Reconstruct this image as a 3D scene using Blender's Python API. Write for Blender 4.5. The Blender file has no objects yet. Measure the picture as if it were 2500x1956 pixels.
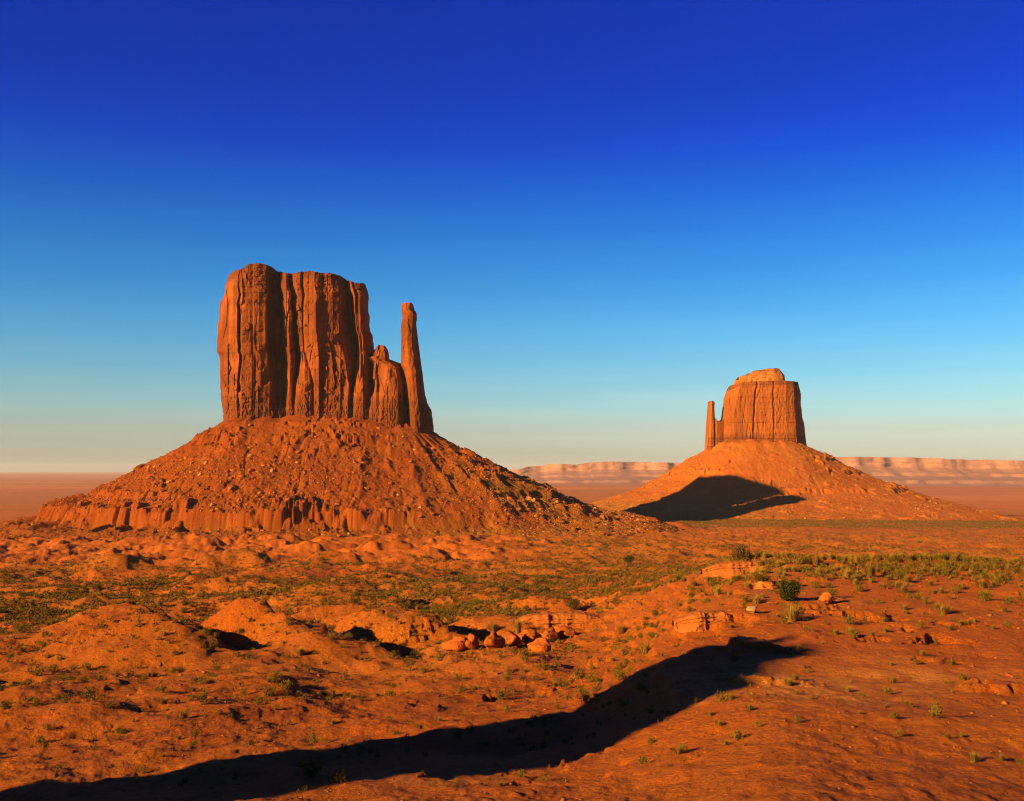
import bpy, math, random
import numpy as np
from mathutils import Vector

rng = np.random.default_rng(7)
random.seed(7)
S = bpy.context.scene
COL = S.collection
R = math.radians

# ------------------------------------------------------------------ camera, sky, sun, exposure
F = 1050.0                       # focal length in pixels of the 1024 px wide frame
PITCH = math.atan(68.5 / F)      # slightly upwards; the eye-level line lies at row 469
CAMZ = 90.0
cam = bpy.data.cameras.new('camera')
cam.sensor_width = 36.0
cam.lens = 36.0 * F / 1024.0
cam.clip_start = 0.5
cam.clip_end = 150000.0
camo = bpy.data.objects.new('camera', cam)
COL.objects.link(camo)
camo.location = (0, 0, CAMZ)
camo.rotation_euler = (R(90) + PITCH, 0, 0)
S.camera = camo

SUN_EL = R(18.3)
SUN_AZ = R(233.0)                # clockwise from +Y: behind the camera, well to its left
SDX, SDY = -math.sin(SUN_AZ), -math.cos(SUN_AZ)     # the way shadows run over the ground
LDIR = Vector((-math.sin(SUN_AZ) * math.cos(SUN_EL), -math.cos(SUN_AZ) * math.cos(SUN_EL), -math.sin(SUN_EL)))
sun = bpy.data.lights.new('sun', 'SUN')
sun.energy = 5.0
sun.angle = R(0.53)
sun.color = (1.0, 0.62, 0.21)
suno = bpy.data.objects.new('sun', sun)
COL.objects.link(suno)
suno.location = (-200, -200, 400)
suno.rotation_euler = LDIR.to_track_quat('-Z', 'Y').to_euler()

S.view_settings.view_transform = 'Standard'
S.view_settings.look = 'None'
S.view_settings.exposure = 1.45
S.view_settings.gamma = 1.0
S.cycles.max_bounces = 4
S.cycles.diffuse_bounces = 1
S.cycles.filter_width = 1.1

def build_world():
    w = bpy.data.worlds.new('World')
    S.world = w
    w.use_nodes = True
    nt = w.node_tree
    bg = nt.nodes['Background']
    sk = nt.nodes.new('ShaderNodeTexSky')
    sk.sky_type = 'NISHITA'
    sk.sun_disc = False
    sk.sun_elevation = SUN_EL
    sk.sun_rotation = SUN_AZ
    geo = nt.nodes.new('ShaderNodeTexCoord')
    sep = nt.nodes.new('ShaderNodeSeparateXYZ')
    nt.links.new(geo.outputs['Generated'], sep.inputs[0])
    mp = nt.nodes.new('ShaderNodeMapRange')
    mp.inputs['From Min'].default_value = 0.0
    mp.inputs['From Max'].default_value = 0.5
    # faint streaks of thin high cloud, stretched along the horizon
    mapn = nt.nodes.new('ShaderNodeMapping')
    mapn.inputs['Scale'].default_value = (2.0, 2.0, 55.0)
    nt.links.new(geo.outputs['Generated'], mapn.inputs[0])
    nz = nt.nodes.new('ShaderNodeTexNoise')
    nz.inputs['Scale'].default_value = 1.6
    nz.inputs['Detail'].default_value = 5.0
    nt.links.new(mapn.outputs[0], nz.inputs['Vector'])
    ma = nt.nodes.new('ShaderNodeMath'); ma.operation = 'MULTIPLY_ADD'
    ma.inputs[1].default_value = 0.034
    ma.inputs[2].default_value = -0.017
    nt.links.new(nz.outputs[0], ma.inputs[0])
    ad = nt.nodes.new('ShaderNodeMath'); ad.operation = 'ADD'
    nt.links.new(sep.outputs['Z'], ad.inputs[0])
    nt.links.new(ma.outputs[0], ad.inputs[1])
    nt.links.new(ad.outputs[0], mp.inputs['Value'])
    ramp = nt.nodes.new('ShaderNodeValToRGB')
    nt.links.new(mp.outputs[0], ramp.inputs[0])
    stops = SKY_STOPS
    els = ramp.color_ramp.elements
    while len(els) < len(stops):
        els.new(0.5)
    for e, (el, c) in zip(els, stops):
        e.position = min(1.0, math.sin(R(el)) / 0.5)
        e.color = (c[0], c[1], c[2], 1)
    mul = nt.nodes.new('ShaderNodeVectorMath'); mul.operation = 'MULTIPLY'
    nt.links.new(sk.outputs[0], mul.inputs[0])
    nt.links.new(ramp.outputs[0], mul.inputs[1])
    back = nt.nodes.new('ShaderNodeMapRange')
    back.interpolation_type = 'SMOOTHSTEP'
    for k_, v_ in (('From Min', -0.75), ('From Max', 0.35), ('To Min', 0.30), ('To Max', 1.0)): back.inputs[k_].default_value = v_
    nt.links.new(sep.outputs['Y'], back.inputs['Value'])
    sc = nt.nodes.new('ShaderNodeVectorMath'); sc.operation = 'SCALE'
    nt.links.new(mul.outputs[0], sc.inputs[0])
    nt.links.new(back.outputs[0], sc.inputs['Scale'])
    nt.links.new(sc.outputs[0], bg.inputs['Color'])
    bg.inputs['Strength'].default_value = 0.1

# colour wanted over the clear-sky colour, by elevation: the deep polarised blue of the picture
_sky_nat = {0.3: (.40, .37, .24), 2.1: (.487, .513, .36), 3.3: (.46, .525, .43), 5.1: (.42, .532, .49), 7.7: (.35, .47, .495),
            10.2: (.283, .41, .494), 12.7: (.24, .36, .46), 15.2: (.206, .315, .427), 17.1: (.188, .29, .405),
            20.0: (.161, .252, .365), 24.6: (.132, .208, .314)}
_sky_want = {0.3: (.53, .54, .41), 2.1: (.515, .61, .515), 3.3: (.376, .631, .645), 5.1: (.223, .578, .73), 7.7: (.102, .445, .76),
             10.2: (.040, .310, .745), 12.7: (.016, .21, .69), 15.2: (.005, .122, .655), 17.1: (.002, .070, .62),
             20.0: (.001, .045, .50), 24.6: (.001, .032, .40)}
_ex = 2.0 ** S.view_settings.exposure
SKY_STOPS = [(el, tuple(_sky_want[el][k] / _sky_nat[el][k] / _ex for k in range(3))) for el in sorted(_sky_nat)]
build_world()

# ------------------------------------------------------------------ numpy noise
def _h(ix, iy, seed):
    ix = ix.astype(np.int64).astype(np.uint32)
    iy = iy.astype(np.int64).astype(np.uint32)
    h = ix * np.uint32(374761393) + iy * np.uint32(668265263) + np.uint32(seed * 2246822519 % 4294967296)
    h = (h ^ (h >> np.uint32(13))) * np.uint32(1274126177)
    h = h ^ (h >> np.uint32(16))
    h = h * np.uint32(2246822519)
    return h ^ (h >> np.uint32(15))

_GA = np.arange(256) * (2 * np.pi / 256)
_GX, _GY = np.cos(_GA).astype(np.float32), np.sin(_GA).astype(np.float32)

def perlin(x, y, seed=0):
    x = np.asarray(x, dtype=np.float64); y = np.asarray(y, dtype=np.float64)
    x, y = np.broadcast_arrays(x, y)
    x0 = np.floor(x); y0 = np.floor(y)
    fx = (x - x0).astype(np.float32); fy = (y - y0).astype(np.float32)
    u = fx * fx * fx * (fx * (fx * 6 - 15) + 10); v = fy * fy * fy * (fy * (fy * 6 - 15) + 10)
    def g(dx, dy):
        k = _h(x0 + dx, y0 + dy, seed) & np.uint32(255)
        return _GX[k] * (fx - dx) + _GY[k] * (fy - dy)
    a = g(0, 0); b = g(1, 0); c = g(0, 1); d = g(1, 1)
    return 1.5 * ((a + (b - a) * u) * (1 - v) + (c + (d - c) * u) * v)

def fbm(x, y, wl, octaves=5, gain=0.5, seed=0, ridged=False):
    s = 0.0; a = 1.0; f = 1.0 / wl; t = 0.0
    for o in range(octaves):
        n = perlin(x * f + 13.7 * o, y * f - 7.3 * o, seed + o)
        if ridged:
            n = 1 - 2 * np.abs(n)
        s = s + a * n; t += a; a *= gain; f *= 2.03
    return s / t

def cells(x, y, seed=0, offs=False):
    """jittered cells: a random level per cell and the distance to the cell's edge"""
    x = np.asarray(x, float); y = np.asarray(y, float)
    x, y = np.broadcast_arrays(x, y)
    x0 = np.floor(x); y0 = np.floor(y)
    f1 = np.full(x.shape, 9.0); f2 = np.full(x.shape, 9.0); cid = np.zeros(x.shape); ox = np.zeros(x.shape)
    for dx in (-1, 0, 1):
        for dy in (-1, 0, 1):
            k = _h(x0 + dx, y0 + dy, seed)
            jx = (k & np.uint32(1023)) / 1023.0; jy = ((k >> np.uint32(10)) & np.uint32(1023)) / 1023.0
            val = ((k >> np.uint32(20)) & np.uint32(1023)) / 1023.0
            d = np.hypot(x0 + dx + jx - x, y0 + dy + jy - y)
            m = d < f1
            f2 = np.where(m, f1, np.minimum(f2, d))
            cid = np.where(m, val, cid)
            ox = np.where(m, x - (x0 + dx + jx), ox)
            f1 = np.where(m, d, f1)
    return (cid, f2 - f1, ox) if offs else (cid, f2 - f1)

def smooth(a, b, x):
    t = np.clip((x - a) / (b - a), 0, 1)
    return t * t * (3 - 2 * t)

# ------------------------------------------------------------------ picture <-> place
CP, SP = math.cos(PITCH), math.sin(PITCH)
def unproject(px, py, y):
    """the point seen at pixel (px, py) at forward distance y (height above the camera's eye)"""
    a = (np.asarray(px, float) - 512.0) / F
    b = (400.5 - np.asarray(py, float)) / F
    k = y / (CP - b * SP)
    return a * k, y + 0 * a, (SP + b * CP) * k
def disp(x, y):                   # the big view of the photograph -> pixel of the 1024 frame
    return x * 0.46907, y * 0.46907

# ------------------------------------------------------------------ mesh helpers
def mesh_from(name, verts, faces, mat, parent=None, loc=None, smooth_shade=False, attrs=None, quads=True, link=True):
    """verts (N,3) float array, faces (M,k) int array with one k; ONE mesh object"""
    me = bpy.data.meshes.new(name)
    verts = np.asarray(verts, np.float32)
    faces = np.asarray(faces, np.int32)
    k = faces.shape[1]
    me.vertices.add(len(verts)); me.vertices.foreach_set('co', verts.ravel())
    me.loops.add(faces.size); me.loops.foreach_set('vertex_index', faces.ravel())
    me.polygons.add(len(faces))
    me.polygons.foreach_set('loop_start', np.arange(0, faces.size, k, dtype=np.int32))
    if smooth_shade:
        me.polygons.foreach_set('use_smooth', np.ones(len(faces), bool))
    me.update(calc_edges=True)
    for an, av in (attrs or {}).items():
        at = me.attributes.new(an, 'FLOAT', 'POINT')
        at.data.foreach_set('value', np.asarray(av, np.float32).ravel())
    if mat is not None:
        me.materials.append(mat)
    if not link:
        return me
    o = bpy.data.objects.new(name, me)
    COL.objects.link(o)
    if parent is not None:
        o.parent = parent
    if loc is not None:
        o.location = loc
    return o

def grid_faces(nr, nc, wrap=False):
    i = np.arange(nr - 1)[:, None]; j = np.arange(nc if wrap else nc - 1)[None, :]
    j2 = (j + 1) % nc
    a = i * nc + j; b = i * nc + j2; c = (i + 1) * nc + j2; d = (i + 1) * nc + j
    return np.stack([a, b, c, d], -1).reshape(-1, 4)

def thing(name, label, cat, loc=(0, 0, 0), group=None):
    o = bpy.data.objects.new(name, None)
    o.empty_display_size = 1.0
    COL.objects.link(o)
    o.location = loc
    tag(o, label, cat, group)
    return o
def tag(o, label=None, cat=None, group=None, kind=None):
    if label: o['label'] = label
    if cat: o['category'] = cat
    if group: o['group'] = group
    if kind: o['kind'] = kind
    return o

# ------------------------------------------------------------------ materials
class NT:
    def __init__(self, name):
        self.m = bpy.data.materials.new(name); self.m.use_nodes = True
        self.t = self.m.node_tree
        self.b = self.t.nodes['Principled BSDF']
        self.b.inputs['Roughness'].default_value = 0.95
        self.b.inputs['Specular IOR Level'].default_value = 0.08
        self.tc = self.t.nodes.new('ShaderNodeTexCoord')
    def n(self, typ, **kw):
        x = self.t.nodes.new(typ)
        for k, v in kw.items(): setattr(x, k, v)
        return x
    def l(self, a, b): self.t.links.new(a, b)
    def noise(self, scale, detail=4, rough=0.55, stretch=(1, 1, 1), src='Object'):
        mp = self.n('ShaderNodeMapping'); mp.inputs['Scale'].default_value = stretch
        self.l(self.tc.outputs[src], mp.inputs[0])
        z = self.n('ShaderNodeTexNoise')
        z.inputs['Scale'].default_value = scale; z.inputs['Detail'].default_value = detail; z.inputs['Roughness'].default_value = rough
        self.l(mp.outputs[0], z.inputs['Vector'])
        return z.outputs[0]
    def rng(self, v, a, b, c=0.0, d=1.0):
        r = self.n('ShaderNodeMapRange')
        for k, x in zip(('From Min', 'From Max', 'To Min', 'To Max'), (a, b, c, d)): r.inputs[k].default_value = x
        self.l(v, r.inputs['Value']); return r.outputs[0]
    def attr(self, name):
        a = self.n('ShaderNodeAttribute', attribute_name=name); return a.outputs['Fac']
    def mix(self, fac, a, b):
        m = self.n('ShaderNodeMix', data_type='RGBA')
        if isinstance(fac, float): m.inputs[0].default_value = fac
        else: self.l(fac, m.inputs[0])
        for s, v in ((6, a), (7, b)):
            if isinstance(v, tuple): m.inputs[s].default_value = (*v, 1)
            else: self.l(v, m.inputs[s])
        return m.outputs[2]
    def mul(self, col, fac):
        m = self.n('ShaderNodeVectorMath', operation='SCALE'); self.l(col, m.inputs[0]); self.l(fac, m.inputs['Scale']); return m.outputs[0]
    def math(self, op, a, b):
        m = self.n('ShaderNodeMath', operation=op)
        for k, v in ((0, a), (1, b)):
            if isinstance(v, (int, float)): m.inputs[k].default_value = v
            else: self.l(v, m.inputs[k])
        return m.outputs[0]
    def out(self, col, bump=None, strength=0.5, dist=1.0):
        if isinstance(col, tuple): self.b.inputs['Base Color'].default_value = (*col, 1)
        else: self.l(col, self.b.inputs['Base Color'])
        if bump is not None:
            bp = self.n('ShaderNodeBump'); bp.inputs['Strength'].default_value = strength; bp.inputs['Distance'].default_value = dist
            self.l(bump, bp.inputs['Height']); self.l(bp.outputs[0], self.b.inputs['Normal'])
        return self.m

def mat_cliff(name, light, dark, varnish, k=1.0, bump=1.0, shale=(.11, .030, .007)):
    t = NT(name)
    blot = t.rng(t.noise(0.022 * k, 6, 0.62), 0.38, 0.62)
    streak = t.rng(t.noise(0.09 * k, 5, 0.6, (1, 1, 0.14)), 0.46, 0.70)
    bed = t.rng(t.noise(0.09 * k, 4, 0.6, (0.12, 0.12, 1.6)), 0.38, 0.66)
    fine = t.noise(1.1 * k, 6, 0.65)
    c = t.mix(blot, light, dark)
    c = t.mix(t.math('MULTIPLY', streak, 0.75), c, varnish)
    c = t.mix(t.math('MULTIPLY', bed, 0.45), c, dark)
    thin = t.rng(t.noise(0.33 * k, 4, 0.6, (0.05, 0.05, 1.7)), 0.40, 0.60)
    c = t.mix(t.math('MULTIPLY', t.attr('shale'), t.math('ADD', t.math('MULTIPLY', thin, 0.6), 0.3)), c, shale)
    c = t.mul(c, t.rng(fine, 0.3, 0.7, 0.82, 1.18))
    h = t.math('ADD', t.noise(0.35 * k, 7, 0.62, (1, 1, 0.45)), t.math('MULTIPLY', t.noise(0.5 * k, 4, 0.6, (0.2, 0.2, 2.2)), 0.35))
    return t.out(c, h, 0.6 * bump, 2.2 / k)

def mat_soil(name, base, dark, veg, pale):
    """red earth; the attribute 'veg' says where low scrub and dry grass cover it, 'pale' where bare rock shows"""
    t = NT(name)
    big = t.rng(t.noise(0.011, 5, 0.6), 0.35, 0.68)
    mid = t.rng(t.noise(0.12, 6, 0.65), 0.32, 0.70)
    fine = t.noise(1.7, 6, 0.7)
    c = t.mix(big, base, dark)
    c = t.mix(t.math('MULTIPLY', mid, 0.45), c, dark)
    spots = t.rng(t.noise(0.45, 5, 0.75), 0.46, 0.60)
    v = t.math('MULTIPLY', t.attr('veg'), t.math('ADD', t.math('MULTIPLY', spots, 0.75), 0.25))
    c = t.mix(v, c, veg)
    c = t.mix(t.math('MULTIPLY', t.attr('pale'), t.rng(t.noise(0.25, 5, 0.7), 0.35, 0.6)), c, pale)
    c = t.mul(c, t.rng(fine, 0.28, 0.72, 0.78, 1.22))
    h = t.math('ADD', t.noise(0.8, 7, 0.68), t.math('MULTIPLY', t.noise(4.5, 6, 0.75), 0.30))
    return t.out(c, h, 0.9, 1.6)

def mat_rock(name, a, b, scale=0.6):
    t = NT(name)
    oi = t.n('ShaderNodeObjectInfo')
    c = t.mix(t.rng(t.noise(scale, 5, 0.6), 0.35, 0.65), a, b)
    c = t.mul(c, t.rng(oi.outputs['Random'], 0, 1, 0.8, 1.25))
    return t.out(c, t.noise(scale * 3, 6, 0.65), 0.6, 0.4)

def mat_leaf(name, a, b):
    t = NT(name)
    oi = t.n('ShaderNodeObjectInfo')
    c = t.mix(t.rng(t.noise(0.9, 3, 0.6), 0.35, 0.65), a, b)
    c = t.mul(c, t.rng(oi.outputs['Random'], 0, 1, 0.75, 1.3))
    t.b.inputs['Subsurface Weight'].default_value = 0.0
    return t.out(c)

M = {}
M['cliff'] = mat_cliff('red_sandstone_cliff', (.285, .075, .013), (.140, .033, .0055), (.060, .019, .005))
M['cliff_east'] = mat_cliff('far_sandstone_cliff', (.32, .094, .015), (.24, .066, .010), (.15, .042, .007), 0.55, 0.9)
M['cap'] = mat_cliff('layered_cap_rock', (.42, .17, .04), (.30, .10, .02), (.22, .07, .013))
M['talus'] = mat_soil('talus_earth', (.275, .064, .0065), (.18, .037, .0036), (.175, .092, .010), (.32, .125, .024))
M['talus_east'] = mat_soil('far_talus_earth', (.40, .115, .015), (.30, .075, .009), (.21, .12, .018), (.42, .18, .036))
M['ground'] = mat_soil('desert_ground', (.50, .138, .014), (.35, .082, .0075), (.18, .112, .012), (.52, .20, .04))
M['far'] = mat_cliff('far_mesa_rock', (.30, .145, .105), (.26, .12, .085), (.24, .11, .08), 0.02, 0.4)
M['boulder'] = mat_rock('boulder_rock', (.32, .088, .013), (.21, .05, .007), 0.5)
M['pale_boulder'] = mat_rock('pale_boulder_rock', (.40, .17, .036), (.31, .11, .02), 0.5)
M['slab'] = mat_rock('sandstone_slab', (.36, .118, .024), (.26, .072, .012), 0.35)
M['white_rock'] = mat_rock('bleached_rock', (.42, .25, .12), (.34, .17, .06), 1.2)
M['sage'] = mat_leaf('sage_leaf', (.140, .090, .012), (.075, .050, .006))
M['dark_leaf'] = mat_leaf('dark_green_leaf', (.050, .052, .006), (.028, .034, .004))
M['straw'] = mat_leaf('straw_blade', (.25, .15, .026), (.15, .085, .012))
M['rust_leaf'] = mat_leaf('rusty_leaf', (.13, .068, .011), (.075, .044, .007))
M['wood'] = mat_rock('grey_wood', (.12, .07, .04), (.06, .035, .02), 3.0)

# ------------------------------------------------------------------ the ground, as a height above the camera's eye
_R = np.log(np.array([0.5, 10, 30, 70, 140, 215, 300, 400, 550, 715, 900, 1100, 1450, 1700, 1950, 2250, 3000, 6000, 15000, 60000]))
_ZC = np.array([-1.8, -4.5, -11.2, -22, -30.5, -38.5, -44, -50, -57, -62, -67, -72, -77.5, -78.5, -86, -95, -118, -149, -157, -160.])
_ZR = np.array([-1.8, -4.4, -10.8, -18.5, -22.6, -23.4, -24.6, -34, -52, -61, -67, -72, -77.5, -78.5, -86, -95, -118, -149, -157, -160.])
# low humps whose lee sides give the black pools of shade: (display x, y of the shade's middle, height, length, width)
HUMPS = [(700, 1366, 5.2, 9, 15), (960, 1346, 4.6, 9, 12), (365, 1330, 4.0, 8, 14), (355, 1356, 4.2, 8, 12), (1215, 1300, 3.8, 9, 14),
         (1100, 1272, 3.6, 8, 8), (800, 1279, 5.5, 12, 26), (590, 1371, 3.6, 7, 9), (345, 1386, 4.0, 7, 12), (345, 1212, 6.5, 14, 14),
         (480, 1252, 4.2, 10, 16), (560, 1330, 2.8, 7, 8), (830, 1332, 3.2, 8, 10), (590, 1205, 6.0, 14, 16), (480, 1172, 6.5, 15, 18),
         (700, 1178, 6.0, 14, 15), (880, 1172, 5.5, 14, 13), (430, 1157, 5.5, 14, 18), (770, 1200, 5.5, 14, 12), (960, 1190, 4.5, 13, 12),
         (640, 1158, 6.0, 14, 14), (1020, 1160, 4.5, 13, 10), (1420, 1105, 7.0, 22, 20), (1480, 1128, 7.0, 22, 20), (420, 1240, 3.2, 9, 12), (905, 1300, 2.8, 8, 9),
         (470, 1392, 3.4, 9, 15), (820, 1385, 2.6, 7, 11), (430, 1350, 3.0, 9, 14), (520, 1300, 2.6, 7, 10), (660, 1318, 2.4, 7, 9), (230, 1290, 3.0, 8, 11)]
_hump_pts = None
def base_ground(x, y):
    r = np.maximum(np.hypot(x, y), 0.6)
    az = np.arctan2(x, np.maximum(y, 1e-3))
    az = np.where(y <= 0, np.sign(x) * 1.6, az)
    lr = np.log(r)
    zc = np.interp(lr, _R, _ZC); zr = np.interp(lr, _R, _ZR)
    wob = 0.09 * fbm(x, y, 90.0, 4, 0.55, 2)
    m = smooth(0.06, 0.26, az + wob + 0.03 * smooth(150, 260, r))
    return zc + (zr - zc) * m, m, r
def ground_z(x, y, detail=True):
    x = np.asarray(x, float); y = np.asarray(y, float)
    z, ridge, r = base_ground(x, y)
    if not detail:
        return z
    near = np.clip(r / 60, 0, 1)
    fade = 1 - smooth(1300, 2600, r)
    # rolling hummocks, more of them on the valley side
    am = np.interp(r, [0, 60, 150, 400, 650, 1100, 1500, 2600], [0.5, 1.7, 3.0, 4.2, 5.6, 6.0, 2.5, 1.0]) * (1 - 0.55 * ridge * (1 - smooth(380, 450, r)))
    n = fbm(x, y, 46.0, 3, 0.5, 3)
    rd = fbm(x + 20 * perlin(x / 90, y / 90, 5), y, 60.0, 4, 0.55, 9, ridged=True)
    z = z + am * (0.9 * n + 0.75 * (rd - 0.25)) * near
    z = z + am * 0.32 * fbm(x, y, 11.0, 3, 0.5, 21) * near
    z = z + 0.55 * fbm(x, y, 4.6, 5, 0.62, 31) * np.clip(1 - r / 900, 0, 1) * near
    # badland spurs running out from the foot of the cliff band towards the camera
    wb = smooth(690, 790, y) * (1 - smooth(1090, 1170, y)) * (1 - smooth(-40, 130, x)) * smooth(-620, -520, x)
    if wb.any():
        xw = x + 0.26 * (y - 900) + 10 * perlin(x / 60.0, y / 90.0, 81)
        sp = fbm(xw / 44.0, y / 330.0, 1.0, 4, 0.5, 83, ridged=True)
        z = z + wb * (3.4 * (sp - 0.2) + 1.2 * fbm(xw / 14.0, y / 110.0, 1.0, 3, 0.55, 87))
    # explicit humps
    if _hump_pts is not None:
        for (hx, hy, h, sl, sw) in _hump_pts:
            dx, dy = x - hx, y - hy
            l = dx * SDX + dy * SDY; c = -dx * SDY + dy * SDX
            mk = (np.abs(l) < 5 * sl) & (np.abs(c) < 4 * sw)
            if not mk.any(): continue
            lm = l[mk] + 0.45 * sl * fbm(x[mk], y[mk], 1.3 * sl, 3, 0.6, 41); cm = c[mk] + 0.4 * sw * perlin(x[mk] / sw, y[mk] / sw, 43)
            up = np.where(lm < 0, np.exp(-(lm / (2.4 * sl)) ** 2), np.exp(-(lm / (0.28 * sl)) ** 2))
            dn = np.exp(-((lm - 0.95 * sl) / (0.75 * sl)) ** 2)
            z[mk] += h * (0.52 * up - 0.50 * dn) * np.exp(-np.abs(cm / (1.1 * sw)) ** 2.6)
    z = z + 0.13 * fbm(x, y, 1.5, 3, 0.6, 35) * np.clip(1 - r / 420, 0, 1) * near
    b2 = smooth(-0.05, 0.25, fbm(x, y, 48.0, 3, 0.55, 57)) * smooth(60, 90, r) * (1 - smooth(420, 560, r)) * (1 - ridge)
    q = (z + 0.9 * fbm(x, y, 10.0, 4, 0.62, 55)) / 1.15
    fr = q - np.floor(q)
    z = z + b2 * 0.85 * (np.floor(q) + smooth(0.70, 0.84, fr) - q) * 1.15
    # sandstone benches of the rise on the right
    bm = ridge * smooth(95, 130, r) * (1 - smooth(285, 330, r))
    st = 1.5
    q = (z + 1.1 * fbm(x, y, 12.0, 4, 0.6, 51)) / st
    fr = q - np.floor(q)
    tq = np.floor(q) + smooth(0.66, 0.80, fr)
    z = z + bm * 0.92 * (tq - q) * st * smooth(-0.25, 0.25, fbm(x, y, 55.0, 2, 0.5, 61) + 0.1)
    return z

def ray_hit(px, py, zf, lo=20.0, hi=9000.0):
    a, b = (px - 512.0) / F, (400.5 - py) / F
    dx, dy, dz = a, CP - b * SP, SP + b * CP
    t = np.exp(np.linspace(math.log(lo), math.log(hi), 2600))
    zz = zf(dx * t, dy * t)
    i = np.argmax(zz >= dz * t)
    if not (zz >= dz * t).any(): i = len(t) - 1
    return dx * t[i], dy * t[i], float(zz[i])

_hp = []
for (dx_, dy_, h_, sl_, sw_) in HUMPS:
    gx, gy, gz = ray_hit(*disp(dx_, dy_), lambda x, y: base_ground(x, y)[0])
    L_ = 0.8 * sl_
    h_ = h_ * (1.35 if dy_ > 1320 else 1.15)
    _hp.append((gx - SDX * L_, gy - SDY * L_, h_ * 1.9, sl_ * 1.25, sw_ * 1.15))
_hump_pts = _hp

# ------------------------------------------------------------------ talus cones of the two buttes
def cone_z(x, y, A, B, rad, base_z, tabs, seed, k=1.0, gully=1.0, rav=1.0):
    """height of the debris slope round a butte whose footprint is a capsule A-B of radius rad; tabs: left, front, right, back"""
    ax, ay = A; bx, by = B
    ux, uy = bx - ax, by - ay
    L2 = ux * ux + uy * uy
    t = np.clip(((x - ax) * ux + (y - ay) * uy) / L2, 0, 1)
    qx, qy = ax + t * ux, ay + t * uy
    vx, vy = x - qx, y - qy
    d0 = np.hypot(vx, vy)
    ang = np.arctan2(vx, -vy)                   # 0 towards the camera, + to the right
    per = t * math.sqrt(L2) + ang * (rad + 60)
    d = d0 - rad
    d = d + 9 * k * perlin(per / (70 * k), d / (160 * k), seed) * smooth(5, 60, d)
    wl = np.clip(-np.sin(ang), 0, 1) ** 2 ; wr = np.clip(np.sin(ang), 0, 1) ** 2
    wf = np.clip(np.cos(ang), 0, 1) ** 2 ; wb = np.clip(-np.cos(ang), 0, 1) ** 2
    z = 0
    for w, (dd, zz) in zip((wl, wf, wr, wb), tabs):
        z = z + w * np.interp(d, dd, zz)
    z = z + base_z(t)
    mid = smooth(4, 45, d)
    pw = per + 9 * k * perlin(d / (40 * k), per / (60 * k), seed + 3) + 16 * k * perlin(x / 55, y / 55, seed + 21) + 7 * k * perlin(x / 18, y / 18, seed + 22)
    # broad spurs and hollows running down the slope
    g = fbm(pw / (34 * k), d / (210 * k), 1.0, 3, 0.5, seed + 7)
    z = z + gully * 3.2 * k * g * mid
    # a few deep narrow ravines
    pr = per + 3 * k * perlin(d / (25 * k), per / (40 * k), seed + 4)
    rv = np.abs(perlin(pr / (26 * k), d / (260 * k), seed + 15))
    z = z - rav * gully * 2.8 * k * np.clip(1 - rv * 7.0, 0, 1) ** 0.8 * smooth(0.0, 0.3, perlin(pr / (38 * k), d / (42 * k), seed + 16)) * mid * (0.5 + 2.0 * smooth(0.04, 0.5, wr))
    rv = np.abs(perlin(pr / (11 * k), d / (120 * k), seed + 17))
    z = z - rav * gully * 1.3 * k * np.clip(1 - rv * 5.0, 0, 1) * smooth(-0.1, 0.3, perlin(pw / (50 * k), d / (60 * k), seed + 18)) * mid
    z = z + gully * 3.4 * k * fbm(x, y, 60.0 * k, 4, 0.52, seed + 11) * mid
    z = z + 5.0 * perlin(per / 24.0, 0 * per, seed + 31) * np.exp(-np.clip(d + 15, 0, None) / 26.0)
    return z, d, per, ang

def terrace(z, per, ang, bands, seed, x, y):
    """cliff-forming beds that crop out of the debris: (z0, z1, steepness, windows of direction in degrees)"""
    deg = np.degrees(ang)
    for (z0, z1, steep, wins) in bands:
        w = 0
        for (a0, a1) in wins:
            dj = deg + 14 * perlin(per / 60.0, 0 * per, seed + 8)
            w = np.maximum(w, smooth(a0 - 12, a0 + 6, dj) * (1 - smooth(a1 - 6, a1 + 12, dj)))
        m = w * smooth(-0.42, -0.12, fbm(per, z * 0.3, 34.0, 3, 0.5, seed + 9))
        c, e = cells(per / 12.0 + 0.8 * perlin(per / 31.0, 0 * per, seed + 6), 0 * per, seed + 4)
        c2, e2 = cells(per / 5.0 + 0.9 * perlin(per / 17.0, 0 * per, seed + 5), 0 * per, seed + 7)
        fl = 3.6 * fbm(x, y, 34.0, 5, 0.68, seed + 2) + 1.0 * (c - 0.5) - 5.0 * np.clip((c2 - 0.74) * 8, 0, 1) * smooth(0.0, 0.3, e2) - 11.0 * np.clip((c - 0.72) * 6, 0, 1) * smooth(0.0, 0.25, e) - 1.0 * (1 - smooth(0.0, 0.12, e))
        q = (z + fl - z0) / (z1 - z0)
        s_ = np.clip((q - 0.5) * steep + 0.5, 0, 1)
        inside = np.clip(q, 0, 1)
        ed = np.minimum(smooth(0, 0.12, q), 1 - smooth(0.88, 1, q))
        z = z + m * ed * (s_ - inside) * (z1 - z0)
    return z

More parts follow.
